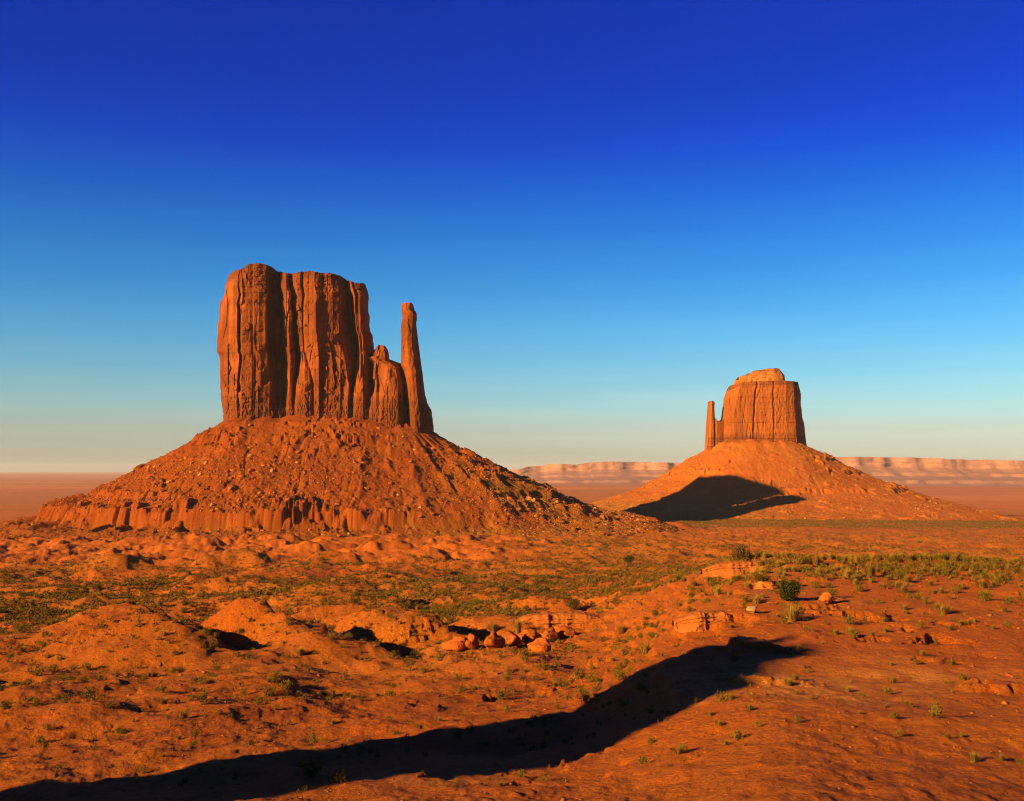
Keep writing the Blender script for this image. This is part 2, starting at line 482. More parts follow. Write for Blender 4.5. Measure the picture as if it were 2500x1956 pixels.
DW = 1300.0
WA, WB, WR = (-318.0, DW + 22), (-152.0, DW + 30), 46.0
W_TABS = [([-60, 0, 50, 90, 160, 250, 340, 480], [22, 0, -34, -57, -92, -122, -139, -160]),
          ([-60, 0, 60, 120, 160, 178, 250, 330, 430], [22, -1, -41, -80, -102, -121, -135, -148, -170]),
          ([-60, 0, 40, 104, 165, 220, 285, 340, 420], [22, 0, -26, -54, -82, -104, -114, -131, -160]),
          ([-60, 0, 50, 90, 160, 250, 340, 480], [2, 0, -34, -57, -92, -122, -139, -160])]
def talus_w(x, y):
    z, d, per, ang = cone_z(x, y, WA, WB, WR, lambda t: 58 - 7 * smooth(0.72, 1.0, t), W_TABS, 100)
    pr = per + 3.5 * perlin(d / 30.0, per / 45.0, 104) + 1.5 * perlin(d / 9.0, per / 14.0, 105)
    for (p_, w_, h_, d0, d1) in [(60, 5, 2.4, 30, 100), (112, 4, 2.6, 20, 120), (146, 5, 3.4, 40, 150), (176, 4, 3.0, 8, 95), (200, 5, 4.2, 50, 170), (224, 4, 3.2, 15, 130), (246, 6, 4.6, 60, 210), (268, 4, 3.6, 20, 150), (292, 6, 4.4, 90, 250)]:
        z = z + (1.0 + 0.8 * (p_ > 140)) * h_ * np.exp(-np.abs((pr - p_) / w_) ** 1.5) * smooth(d0, d0 + 30, d) * (1 - smooth(d1 - 40, d1, d)) * (0.55 + 0.6 * perlin(d / 22.0, 0 * d + p_, 107))
    z = terrace(z, per, ang, [(50, 57, 3.0, [(-20, 60)]), (8, 13, 2.6, [(-70, 45)]), (-12, -7, 2.6, [(-40, 70)]), (27, 41, 2.8, [(-100, 4)]), (-36, -26, 3.0, [(-100, -24), (48, 100)]), (-66, -42, 4.6, [(-110, 7)])], 140, x, y)
    # boulder-scale roughness
    z = z + 3.6 * fbm(x, y, 12.0, 5, 0.70, 150) * smooth(-20, 15, d) * (0.55 + 0.6 * smooth(-0.3, 0.3, perlin(x / 45, y / 45, 151)))
    c, e = cells(x / 15.0 + 0.3 * perlin(x / 7, y / 7, 163), y / 13.0, 161)
    z = z + 4.5 * np.clip((c - 0.80) * 5, 0, 1) * smooth(0.02, 0.4, e) * smooth(5, 30, d) * smooth(-0.1, 0.2, perlin(x / 60, y / 60, 162))
    c, e = cells(x / 6.5, y / 6.5, 160)
    z = z + 1.5 * np.clip(c - 0.72, 0, 1) * 3.0 * smooth(0.0, 0.25, e) * smooth(0, 25, d)
    return z
DE = 2000.0
EK = DE / 2250.0
EA, EB, ER = (500.0 * EK, DE + 27), (566.0 * EK, DE + 30), 62.0 * EK
E_TABS = [([-70, 0, 20, 62, 120, 170, 260, 400], [18, 0, -17, -38, -78, -102, -128, -165]),
          ([-70, 0, 60, 115, 165, 225, 300, 380, 470], [18, -1, -44, -82, -103, -117, -129, -141, -156]),
          ([-70, 0, 30, 62, 100, 150, 230, 330, 450], [18, -3, -16, -29, -52, -76, -105, -135, -165]),
          ([-70, 0, 70, 140, 210, 300, 380], [2, 0, -45, -86, -120, -146, -165])]
E_TABS = [([v * EK for v in a], [v * EK for v in b]) for a, b in E_TABS]
def talus_e(x, y):
    z, d, per, ang = cone_z(x, y, EA, EB, ER, lambda t: 50 + 0 * t, E_TABS, 200, 1.0, 0.0, 0.0)
    z = terrace(z, per, ang, [(13, 23, 3.2, [(15, 100)]), (-12, -2, 2.8, [(-100, -30), (25, 100)]), (-45, -33, 3.2, [(0, 100)])], 240, x, y)
    z = z + 3.4 * fbm(x, y, 22.0, 5, 0.68, 250) * smooth(-20, 15, d)
    c, e = cells(x / 17.0 + 0.3 * perlin(x / 8, y / 8, 263), y / 14.0, 261)
    z = z + 4.0 * np.clip((c - 0.82) * 5, 0, 1) * smooth(0.02, 0.4, e) * smooth(5, 30, d) * smooth(-0.1, 0.2, perlin(x / 70, y / 70, 262))
    return z
def surface_z(x, y):
    z = ground_z(x, y)
    m = (np.hypot(x + 235, y - DW) < 620)
    if m.any(): z[m] = np.maximum(z[m], talus_w(x[m], y[m]))
    m = (np.hypot(x - 474, y - DE) < 560)
    if m.any(): z[m] = np.maximum(z[m], talus_e(x[m], y[m]))
    return z

# ------------------------------------------------------------------ build: ground
def build_ground():
    az_d = np.linspace(R(-33), R(33), 1240)
    az_l = np.linspace(R(-180), R(-33), 46)[:-1]
    az_r = np.linspace(R(33), R(180), 46)[1:]
    az = np.concatenate([az_l, az_d, az_r])
    r = [1.5]
    while r[-1] < 60000:
        q = r[-1]
        f = 0.05 if q < 12 else (0.010 if q < 45 else (0.0046 if q < 330 else 0.0062 if q < 1300 else (0.009 if q < 4000 else 0.03)))
        r.append(q * (1 + f))
    r = np.array(r)
    RR, AZ = np.meshgrid(r, az, indexing='ij')
    x = RR * np.sin(AZ); y = RR * np.cos(AZ)
    z = ground_z(x, y)
    # scrub cover and bare pale rock
    veg = 0.7 * smooth(-0.35, 0.3, fbm(x, y * 0.8, 130.0, 5, 0.6, 71))
    veg = veg * np.interp(RR, [0, 90, 300, 500, 1200, 1600, 2100, 3200, 6000, 9000, 14000, 60000], [.1, .3, .6, 1., .7, .85, .8, .9, .9, .6, .35, .3])
    strip = smooth(1330, 1400, y) * (1 - smooth(1640, 1740, y)) * smooth(130, 230, x)
    veg = veg * (1 - 0.9 * smooth(660, 740, y) * (1 - smooth(1100, 1160, y)) * (1 - smooth(-60, 60, x)))
    veg = np.maximum(veg, 0.95 * strip)
    band = fbm(x / 9.0, y / 2.2, 700.0, 4, 0.5, 73)
    veg = np.where(RR > 3500, np.clip(0.45 + 1.1 * band, 0, 1), veg)
    gx = np.gradient(z, axis=0) / np.gradient(RR, axis=0)
    _, ridge, _ = base_ground(x, y)
    pale = smooth(0.05, 0.5, fbm(x, y, 60.0, 4, 0.55, 75)) * ridge * (1 - smooth(280, 340, RR)) * smooth(60, 110, RR)
    pale = np.maximum(pale, 0.55 * smooth(0.25, 0.6, fbm(x, y, 35.0, 3, 0.5, 77)) * (1 - smooth(300, 500, RR)))
    pale = np.where(RR > 4500, 0.6 * smooth(0.1, 0.5, -band), pale)
    V = np.stack([x, y, z + CAMZ], -1).reshape(-1, 3)
    faces = grid_faces(len(r), len(az))
    o = mesh_from('ground', V, faces, M['ground'], smooth_shade=True, attrs={'veg': veg, 'pale': pale})
    tag(o, kind='structure')
    return o
build_ground()

# ------------------------------------------------------------------ build: talus patches
def build_talus(name, fn, x0, x1, y0, y1, res, mat, parent, vegfn):
    xs = np.arange(x0, x1, res[0]); ys = np.arange(y0, y1, res[1])
    x, y = np.meshgrid(xs, ys)
    z = fn(x, y)
    g = ground_z(x, y)
    keep = z > g - 4.0
    V = np.stack([x, y, z + CAMZ], -1).reshape(-1, 3)
    faces = grid_faces(len(ys), len(xs))
    kf = keep.ravel()[faces].all(1)
    faces = faces[kf]
    used = np.unique(faces); remap = np.full(len(V), -1); remap[used] = np.arange(len(used))
    veg, pale = vegfn(x, y, z)
    lx, ly, lz = parent.location
    return mesh_from(name, V[used] - np.array([lx, ly, lz]), remap[faces], mat, parent, smooth_shade=True,
                     attrs={'veg': veg.ravel()[used], 'pale': pale.ravel()[used]})

# ------------------------------------------------------------------ build: rock walls
def rock_wall(name, mat, parent, zoom, D, bp, Yk, topf, basef, Lt, Rt, back, nx, nz, rough, seed, capf=None, shrink=0.86, shale=(60, 1080)):
    """a free-standing rock mass. bp: list of ([X at each height], [v at each height]); v is metres towards the camera from distance D;
    Lt / Rt: outline (Y, X) of the left and right edges; back: thickness behind"""
    XX = np.array([b[0] for b in bp], float); VV = np.array([b[1] for b in bp], float)     # (nb, nk)
    nb = len(bp)
    # columns: parameter along break points, spread by mean X so the mesh is even
    xm = XX.mean(1); xm = np.maximum.accumulate(xm + 1e-3 * np.arange(nb))
    arc = np.concatenate([[0], np.cumsum(np.hypot(np.diff(xm), np.diff(VV.mean(1)) * 2.0))])
    u = np.linspace(0, arc[-1], nx)
    sidx = np.interp(u, arc, np.arange(nb))                # break point index per column
    b = np.linspace(0, 1, nz) ** 0.97
    i0 = np.clip(np.floor(sidx).astype(int), 0, nb - 2); fr = sidx - i0
    Xh = XX[i0] * (1 - fr)[:, None] + XX[i0 + 1] * fr[:, None]      # (nx, nk)
    fs = fr
    Vh = VV[i0] * (1 - fs)[:, None] + VV[i0 + 1] * fs[:, None]
    Yk = np.array(Yk, float)
    Xmid = Xh.mean(1)
    top = topf(Xmid); bas = basef(Xmid)
    ly_, lx_ = [p[0] for p in Lt], [p[1] for p in Lt]; ry_, rx_ = [p[0] for p in Rt], [p[1] for p in Rt]
    for _ in range(12):
        Xt = np.array([np.interp(top[c], Yk, Xh[c]) for c in range(nx)])
        l_ = np.array([np.interp(top[c], Yk, Xh[0]) for c in range(nx)]); r_ = np.array([np.interp(top[c], Yk, Xh[-1]) for c in range(nx)])
        Lq = np.interp(top, ly_, lx_); Rq = np.interp(top, ry_, rx_)
        Xt = Lq + (Xt - l_) / np.maximum(r_ - l_, 1e-3) * (Rq - Lq)
        top = 0.5 * top + 0.5 * topf(Xt)
    Y = top[None, :] + (bas - top)[None, :] * b[::-1][:, None]      # (nz, nx) rows from base up
    X = np.empty_like(Y); V = np.empty_like(Y)
    for c in range(nx):
        X[:, c] = np.interp(Y[:, c], Yk, Xh[c]); V[:, c] = np.interp(Y[:, c], Yk, Vh[c])
    # outline
    Ly = np.interp(Y, [p[0] for p in Lt], [p[1] for p in Lt]); Ry = np.interp(Y, [p[0] for p in Rt], [p[1] for p in Rt])
    l0 = X[:, :1]; r0 = X[:, -1:]
    X = Ly + (X - l0) / np.maximum(r0 - l0, 1e-3) * (Ry - Ly)
    # noise
    sx, sy = zoom['m'] , zoom['m']
    xm_ = X * sx; zm_ = -Y * sy
    edge = np.minimum(np.arange(nx), np.arange(nx)[::-1])[None, :] / (nx * 0.03)
    edge = np.clip(edge, 0, 1)
    n = rough(xm_, zm_, Y, seed)
    V = V + n * edge
    if capf is not None:
        V = V + capf(X, Y, top[None, :]) * edge
    jag = 0.9 * fbm(zm_, 0 * zm_, 13.0, 4, 0.6, seed + 77) + 0.8 * (cells(zm_ / 7.0, 0 * zm_, seed + 78)[0] - 0.5)
    X = X + (1 - edge) * jag / sx * 0.9
    Yj = Y + (b[::-1][:, None] < 0.02) * 0
    px, py = zoom['px'](X), zoom['py'](Yj)
    fx, fy, fz = unproject(px, py, D - V)
    # top and back
    s = np.linspace(0, 1, nx)[None, :]
    bk = back * (1 - np.abs(2 * s - 1) ** 3.0)
    v_edge = 0.5 * (V[:, :1] + V[:, -1:])
    nback = 70
    bb = np.linspace(0, 1, nback)
    rows = [np.stack([fx, fy, fz], -1)]
    ftop = rows[0][-1]
    # back face straight behind, narrowing a little
    cx = fx[-1].mean()
    bx0 = cx + (fx[-1] - cx) * shrink; by = D - (V[-1, :1] * (1 - s[0]) + V[-1, -1:] * s[0]) + bk[0]
    by = np.maximum(by, fy[-1] + 1.0 * (bk[0] > 0.5))
    bn = 3.0 * fbm(bx0, by, 25.0, 3, 0.5, seed + 5)
    btop = np.stack([bx0, by + bn * (s[0] > 0.02) * (s[0] < 0.98), ftop[:, 2] - 0.02 * (by - fy[-1])], -1)
    ntop = 16
    for q in np.linspace(0, 1, ntop + 2)[1:-1]:
        rr = ftop * (1 - q) + btop * q
        rr[:, 2] += 1.6 * fbm(rr[:, 0], rr[:, 1], 22.0, 4, 0.6, seed + 6) * math.sin(math.pi * q)
        rows.append(rr[None])
    bxb = cx + (fx[0] - cx) * (shrink + 0.04)
    zb = fz[0]
    for q in bb:
        rr = np.stack([btop[:, 0] * (1 - q) + bxb * q, btop[:, 1] + q * 8 * (bk[0] / max(back, 1)), btop[:, 2] * (1 - q) + zb * q], -1)
        rr[:, 1] += 2.5 * fbm(rr[:, 0] * 1.0, rr[:, 2] * 0.25, 14.0, 3, 0.5, seed + 8) * (bk[0] / max(back, 1))
        rows.append(rr[None])
    G = np.concatenate(rows, 0)
    # close the two ends: the outermost columns of the front meet those of the back
    nr = G.shape[0]
    G[nz + ntop:, 0] = G[:nz, 0][::-1][np.clip((bb * (nz - 1)).astype(int), 0, nz - 1)]
    G[nz + ntop:, -1] = G[:nz, -1][::-1][np.clip((bb * (nz - 1)).astype(int), 0, nz - 1)]
    G[nz:nz + ntop, 0] = G[nz - 1, 0]; G[nz:nz + ntop, -1] = G[nz - 1, -1]
    V3 = G.reshape(-1, 3).copy(); V3[:, 2] += CAMZ
    loc = np.array(parent.location)
    wv = 14 * perlin(X / 90.0, 0 * X, seed + 60)
    sh = np.maximum((1 - smooth(shale[0] * 0.8, shale[0] * 1.2, Y - top[None, :] + wv)), smooth(shale[1] - 25, shale[1] + 25, Y + wv))
    SH = np.ones((nr, nx)); SH[:nz] = sh; SH[nz + ntop:] = 0
    return mesh_from(name, V3 - loc, grid_faces(nr, nx), mat, parent, smooth_shade=False, attrs={'shale': SH})

# photograph crops used for reading outlines -> pixel of the frame
ZW = {'px': lambda X: (361 + X / 2.9446) * 0.4096, 'py': lambda Y: (600 + Y / 2.9446) * 0.4096 , 'm': 0.1391 / F * DW}
ZE = {'px': lambda X: (1600 + X / 3.796) * 0.4096, 'py': lambda Y: (850 + Y / 3.796) * 0.4096, 'm': 0.1079 / F * DE}

def slabs(x, z, wx, wz, seed, tilt, step):
    """tall leaning panels of rock: each panel set forward or back a little and turned a little"""
    xx = x / wx + 0.16 * perlin(z / (wz * 0.7), x / (wx * 3), seed + 1)
    c, e, o = cells(xx, z / wz, seed, True)
    r2 = (c * 7.13) % 1.0
    return step * (c - 0.5) + (r2 - 0.5) * 2 * tilt * o * wx
def spalls(x, z, w, seed, zlo, zhi, out):
    """panels that stand proud of the wall up to a broken top of their own height"""
    c, e, o = cells(x / w, 0 * x, seed, True)
    r2 = (c * 5.77) % 1.0; r3 = (c * 11.3) % 1.0
    zt = zlo + (zhi - zlo) * r2 + (r3 - 0.5) * 14 * o + 1.5 * perlin(x / 2.5, 0 * x, seed + 1)
    on = (r3 > 0.35)
    return on * out * (0.4 + c) * smooth(0.9, -0.9, z - zt) + (r2 - 0.5) * 0.9 * o * w * 0.5
def rough_w(x, z, Y, seed):
    n = slabs(x, z, 17.0, 60.0, seed, 0.22, 1.6)
    n = n + smooth(-0.05, 0.1, perlin(x / 40.0, z / 40.0, seed + 60)) * slabs(x, z, 14.0, 15.0, seed + 61, 0.24, 1.7)
    zt0, zb0 = -200 * 0.172, -1200 * 0.172
    n = n + spalls(x, z, 15.0, seed + 90, zb0 + 12, zb0 + 95, 2.6)
    n = n + spalls(x, z, 8.0, seed + 93, zb0 + 8, zb0 + 60, 1.6)
    part = 0.8 * smooth(0.08, 0.2, perlin(x / 22.0, z / 26.0, seed + 20))
    n = n + part * slabs(x, z, 5.0, 9.0, seed + 30, 0.36, 1.5)
    n = n + 0.5 * slabs(x, z, 2.4, 5.5, seed + 40, 0.35, 0.8) * smooth(0.08, 0.25, perlin(x / 12.0, z / 13.0, seed + 21))
    crack = np.clip(1 - np.abs(perlin(x / 16.0, z / 140.0, seed + 9)) * 16, 0, 1)
    n = n - 2.2 * crack * smooth(0.18, 0.34, perlin(x / 22, z / 30, seed + 10))
    # bedding: thin grooves and lips, strongest in the upper beds
    up = 1 - smooth(250, 520, Y)
    c, e = cells(0.12 * perlin(x / 18.0, 0 * x, seed + 81), z / 3.0, seed + 80)
    n = n + (0.25 + 1.0 * up) * (c - 0.5)
    c, e = cells(0.15 * perlin(x / 25.0, 0 * x, seed + 83), z / 11.0, seed + 82)
    n = n + (0.6 + 1.6 * up) * (c - 0.5) + 1.5 * up * up * fbm(x, z * 2.0, 7.0, 4, 0.6, seed + 84)
    n = n + 0.28 * fbm(x, z, 3.5, 5, 0.66, seed + 5)
    low = smooth(1060, 1110, Y + 40 * perlin(x / 22, 0 * x, seed + 12))
    rib = np.abs(perlin(x / 2.6 + 0.4 * perlin(z / 5, x / 9, seed + 17), z / 9.0, seed + 13)) + 0.7 * np.abs(perlin(x / 6.0, z / 20.0, seed + 14))
    rm = smooth(-0.25, 0.2, perlin(x / 14.0, z / 14.0, seed + 18))
    n = n * (1 - 0.35 * low) + low * (1.2 - 3.2 * rm * (0.55 - rib).clip(0, 1)) + low * slabs(x, z, 3.0, 6.0, seed + 70, 0.3, 1.1) + low * 0.8
    return n

def cap_w(X, Y, top):
    d = (Y - top)                                          # zoom px below the rim
    st = np.floor(np.clip(d, 0, 110) / 13.0 + 0.35 * np.sin(X / 60.0)) / 8.0
    return -11.0 * (1 - np.clip(st, 0, 1)) ** 1.2 * np.clip(1 - d / 120.0, 0, 1) ** 0.5

west = thing('sandstone_butte', 'large mitten-shaped red sandstone butte with a tall thumb spire, nearest to the camera', 'butte', (-235, DW, CAMZ - 60), None)
Yk = [250, 500, 750, 1000, 1190]
BPW = [
    ([575, 510, 497, 522, 540], [-62, -62, -62, -60, -58]),
    ([580, 516, 503, 528, 546], [-44, -42, -40, -40, -40]),
    ([596, 545, 535, 548, 560], [-24, -22, -20, -18, -18]),
    ([620, 595, 600, 600, 600], [-10, -6, -5, -4, -3]),
    ([646, 640, 648, 640, 640], [-4, 0, 1, 2, 0]),
    ([650, 652, 662, 650, 652], [-7, -14, -14, -3, -2]),
    ([653, 664, 668, 656, 664], [-6, -16, -12, -1, -1]),
    ([656, 669, 672, 664, 676], [-3, 3, 4, 3, 1]),
    ([720, 730, 742, 750, 745], [1, 7, 9, 9, 4]),
    ([745, 765, 764, 768, 765], [1, 8, 7, 0, 2]),
    ([780, 800, 800, 810, 810], [1, 7, 7, 4, 3]),
    ([842, 846, 850, 880, 870], [-2, 3, 3, 0, 2]),
    ([850, 856, 862, 898, 900], [-12, -12, -14, -10, -2]),
    ([905, 905, 900, 925, 930], [-34, -40, -42, -30, -9]),
    ([922, 925, 912, 935, 940], [-32, -36, -36, -24, -6]),
    ([945, 955, 950, 958, 960], [-27, -30, -30, -24, -7]),
    ([952, 965, 968, 985, 985], [-29, -38, -38, -32, -10]),
    ([960, 975, 982, 995, 996], [-15, -17, -18, -18, -8]),
    ([1000, 1015, 1018, 1015, 1015], [-9, -10, -11, -11, -5]),
    ([1018, 1036, 1045, 1032, 1032], [-11, -13, -16, -14, -6]),
    ([1024, 1046, 1074, 1050, 1046], [-24, -36, -40, -26, -8]),
    ([1034, 1052, 1080, 1062, 1060], [-19, -32, -34, -18, -5]),
    ([1072, 1085, 1096, 1085, 1085], [-12, -16, -18, -7, -2]),
    ([1100, 1110, 1116, 1130, 1130], [-11, -14, -15, -4, 0]),
    ([1122, 1118, 1122, 1168, 1165], [-17, -20, -18, -5, -1]),
    ([1128, 1124, 1128, 1186, 1190], [-12, -13, -13, -14, -6]),
    ([1135, 1132, 1136, 1194, 1196], [-8, -6, -6, -5, 0]),
    ([1205, 1212, 1220, 1225, 1225], [-2, 2, 3, 2, 3]),
    ([1228, 1240, 1250, 1255, 1250], [-5, -3, -1, 0, 2]),
    ([1330, 1340, 1350, 1345, 1340], [-11, -9, -8, -4, 1]),
    ([1372, 1382, 1400, 1440, 1430], [-17, -15, -13, -9, 0]),
    ([1392, 1400, 1420, 1452, 1446], [-24, -24, -22, -18, -4]),
    ([1425, 1465, 1500, 1478, 1478], [-48, -58, -56, -34, -8]),
    ([1440, 1478, 1510, 1492, 1490], [-40, -46, -46, -28, -6]),
    ([1470, 1496, 1524, 1520, 1520], [-17, -19, -20, -16, -4]),
    ([1490, 1518, 1540, 1540, 1540], [-21, -22, -23, -18, -4]),
    ([1500, 1526, 1546, 1546, 1546], [-17, -19, -21, -18, -5]),
    ([1535, 1556, 1578, 1570, 1570], [-22, -25, -28, -24, -8]),
    ([1562, 1580, 1605, 1600, 1600], [-42, -45, -48, -40, -20]),
    ([1572, 1587, 1622, 1625, 1630], [-64, -64, -64, -60, -50]),
]
_tx = [480, 560, 580, 600, 625, 665, 700, 720, 760, 800, 850, 885, 910, 915, 925, 960, 1000, 1020, 1050, 1080, 1150, 1200, 1250, 1330, 1380, 1430, 1480, 1520, 1550, 1562, 1575, 1590, 1640]
_ty = [250, 240, 212, 196, 180, 168, 150, 131, 126, 124, 134, 152, 165, 186, 184, 188, 196, 202, 197, 191, 180, 186, 195, 197, 214, 245, 262, 266, 270, 276, 300, 330, 345]
def top_w(X):
    t = np.interp(X, _tx, _ty)
    return t + 4.0 * fbm(X, 0 * X, 40.0, 4, 0.65, 303) + 6 * (cells(X / 12.0, 0 * X, 304)[0] - 0.5)
rock_wall('mesa_block', M['cliff'], west, ZW, DW, BPW, Yk, top_w, lambda X: np.interp(X, [500, 1500, 1640], [1275, 1275, 1290]),
          [(150, 590), (185, 590), (215, 578), (240, 574), (290, 555), (350, 550), (380, 535), (410, 520), (520, 510), (640, 500), (660, 497), (760, 495), (785, 512), (830, 517), (940, 519), (1060, 525), (1110, 528), (1170, 536), (1280, 548)],
          [(250, 1562), (300, 1572), (360, 1588), (480, 1585), (505, 1592), (560, 1594), (620, 1601), (640, 1614), (700, 1622), (760, 1626), (1300, 1640)],
          70.0, 1000, 520, rough_w, 300, cap_w, shrink=0.95)

# the ragged shoulder that joins the thumb to the block
Yk2 = [720, 800, 900, 1000, 1100, 1200]
BPS = [
    ([1600, 1540, 1490, 1460, 1450, 1450], [-46, -44, -40, -34, -20, -18]),
    ([1608, 1550, 1500, 1470, 1462, 1460], [-40, -38, -30, -24, -12, -10]),
    ([1630, 1570, 1530, 1500, 1495, 1490], [-34, -34, -22, -14, -4, -3]),
    ([1640, 1585, 1560, 1545, 1545, 1545], [-32, -36, -20, -12, -3, -2]),
    ([1644, 1592, 1572, 1562, 1562, 1562], [-36, -44, -40, -28, -8, -4]),
    ([1648, 1606, 1606, 1600, 1592, 1590], [-34, -48, -50, -44, -14, -6]),
    ([1654, 1620, 1622, 1614, 1604, 1600], [-30, -40, -42, -36, -10, -3]),
    ([1670, 1650, 1645, 1640, 1640, 1640], [-26, -26, -20, -14, -4, 0]),
    ([1676, 1658, 1652, 1660, 1660, 1660], [-27, -30, -25, -20, -6, -1]),
    ([1690, 1672, 1668, 1676, 1676, 1676], [-24, -22, -16, -12, -2, 1]),
    ([1712, 1720, 1730, 1740, 1740, 1740], [-25, -16, -8, -3, 1, 2]),
    ([1720, 1755, 1790, 1800, 1800, 1800], [-28, -20, -12, -6, 0, 2]),
    ([1726, 1775, 1815, 1828, 1830, 1830], [-34, -28, -22, -14, -6, -2]),
    ([1730, 1800, 1832, 1848, 1856, 1860], [-44, -46, -48, -48, -46, -42]),
    ([1732, 1806, 1880, 1900, 1910, 1910], [-46, -48, -54, -54, -54, -54]),
]
def top_s(X):
    t = np.interp(X, [1450, 1480, 1500, 1540, 1560, 1590, 1606, 1622, 1640, 1660, 1690, 1712, 1730, 1745, 1760, 1790, 1812, 1850, 1910],
                     [830, 800, 790, 800, 806, 790, 760, 744, 738, 742, 752, 770, 794, 798, 806, 824, 838, 850, 868])
    return t + 6 * (cells(X / 14.0, 0 * X, 404)[0] - 0.5) + 7 * fbm(X, 0 * X, 30.0, 4, 0.6, 403)
def rough_s(x, z, Y, seed):
    return 0.75 * rough_w(x, z, Y, seed)
rock_wall('shoulder', M['cliff'], west, ZW, DW - 2, BPS, Yk2, top_s, lambda X: 1330 + 0 * X,
          [(700, 1606), (744, 1600), (790, 1560), (800, 1490), (900, 1470), (1300, 1440)], [(700, 1715), (760, 1722), (794, 1740), (824, 1800), (840, 1850), (868, 1890), (1000, 1905), (1300, 1912)],
          55.0, 420, 320, rough_s, 400, shale=(1, 1090))

def rough_p(x, z, Y, seed):
    return slabs(x, z, 4.0, 9.0, seed, 0.4, 1.2) + 0.3 * fbm(x, z, 3.0, 4, 0.6, seed + 3)
rock_wall('pinnacle', M['cliff'], west, ZW, DW - 1,
          [([1640, 1632, 1622], [-40, -40, -38]), ([1644, 1637, 1628], [-28, -26, -24]), ([1656, 1650, 1640], [-22, -20, -18]), ([1664, 1660, 1655], [-30, -30, -26]),
           ([1672, 1668, 1664], [-20, -18, -16]), ([1706, 1708, 1712], [-20, -18, -15]), ([1720, 1722, 1728], [-30, -28, -24]), ([1724, 1728, 1740], [-42, -42, -40])],
          [715, 770, 860], lambda X: np.interp(X, [1620, 1640, 1646, 1660, 1690, 1708, 1716, 1724, 1732], [760, 734, 722, 713, 716, 720, 734, 764, 790]) + 2 * perlin(X / 9.0, 0 * X, 411),
          lambda X: 960 + 0 * X, [(700, 1642), (760, 1630), (860, 1620), (960, 1610)], [(700, 1722), (735, 1724), (760, 1728), (800, 1732), (860, 1742), (960, 1750)], 22.0, 170, 130, rough_p, 410, shale=(1, 1e5))

# the thumb: a thin leaning spire on a wider foot
Yk3 = [410, 470, 600, 740, 850, 950, 1100, 1200, 1300]
BPT = [
    ([1822, 1826, 1820, 1818, 1815, 1838, 1862, 1870, 1872], [-34] * 4 + [-36, -36, -36, -36, -36]),
    ([1824, 1829, 1823, 1821, 1820, 1844, 1868, 1877, 1880], [-24] * 5 + [-24, -22, -20, -20]),
    ([1836, 1840, 1834, 1834, 1836, 1862, 1884, 1892, 1896], [-16, -16, -16, -15, -14, -12, -8, -6, -4]),
    ([1860, 1872, 1868, 1870, 1880, 1902, 1915, 1920, 1925], [-13, -13, -12, -11, -9, -6, -2, 1, 3]),
    ([1890, 1905, 1902, 1908, 1918, 1930, 1945, 1950, 1955], [-14, -14, -13, -12, -9, -7, -3, 0, 2]),
    ([1900, 1920, 1916, 1918, 1930, 1942, 1958, 1968, 1975], [-19, -20, -19, -18, -16, -14, -9, -4, -2]),
    ([1906, 1928, 1922, 1926, 1942, 1960, 1975, 1998, 2010], [-27, -28, -27, -26, -24, -20, -15, -8, -6]),
    ([1909, 1932, 1926, 1934, 1952, 1980, 1998, 2030, 2040], [-36] * 6 + [-30, -24, -22]),
    ([1911, 1934, 1927, 1938, 1956, 1984, 2004, 2042, 2054], [-46] * 9),
]
def rough_t(x, z, Y, seed):
    c2, e2 = cells(x / 6.0, z / 14.0, seed + 2)
    n = 1.3 * (c2 - 0.5) + 1.0 * fbm(x, z * 0.3, 8.0, 4, 0.55, seed + 3)
    n = n + 0.8 * fbm(x * 0.2, z, 6.0, 4, 0.6, seed + 4)
    low = smooth(1080, 1130, Y)
    rib = np.abs(perlin(x / 2.3, z / 22.0, seed + 13)) + 0.6 * np.abs(perlin(x / 5.0, z / 30.0, seed + 14))
    return n * (1 - 0.3 * low) + low * (1.0 - 3.6 * (0.55 - rib).clip(0, 1))
rock_wall('thumb_spire', M['cliff'], west, ZW, DW - 7, BPT, Yk3, lambda X: np.interp(X, [1820, 1824, 1832, 1850, 1895, 1905, 1911], [432, 418, 411, 408, 408, 412, 440]) ,
          lambda X: np.interp(X, [1830, 1900, 2000, 2060], [1330, 1350, 1380, 1395]),
          [(400, 1828), (420, 1822), (440, 1819), (480, 1826), (520, 1829), (560, 1822), (600, 1817), (700, 1819), (780, 1822), (830, 1818), (860, 1822), (900, 1838), (1000, 1852), (1100, 1862), (1350, 1872)],
          [(400, 1906), (420, 1910), (445, 1905), (462, 1908), (475, 1928), (490, 1933), (540, 1932), (600, 1924), (700, 1924), (745, 1930), (780, 1943), (860, 1948), (875, 1960), (900, 1974), (1000, 1981), (1060, 1986), (1090, 1998), (1130, 2010), (1150, 2020), (1180, 2036), (1220, 2045), (1290, 2052), (1370, 2056)],
          30.0, 300, 420, rough_t, 500, shrink=0.8, shale=(1, 1110))

def veg_w(x, y, z):
    rgt = smooth(-120, 20, x + 0.25 * (DW - y))
    veg = rgt * smooth(-0.35, 0.25, fbm(x, y, 70.0, 4, 0.55, 171)) * 0.95 + 0.25 * smooth(0.1, 0.6, fbm(x, y, 50.0, 3, 0.5, 173)) + 0.4 * smooth(-52, -66, z)
    pale = 0.6 * smooth(0.0, 0.5, fbm(x, y, 40.0, 4, 0.6, 175)) * (smooth(-120, 20, x) * 0.8 + 0.25)
    return np.clip(veg, 0, 1), np.clip(pale, 0, 1)
build_talus('talus_slope', talus_w, -760, 260, 960, 1640, (0.95, 0.8), M['talus'], west, veg_w)

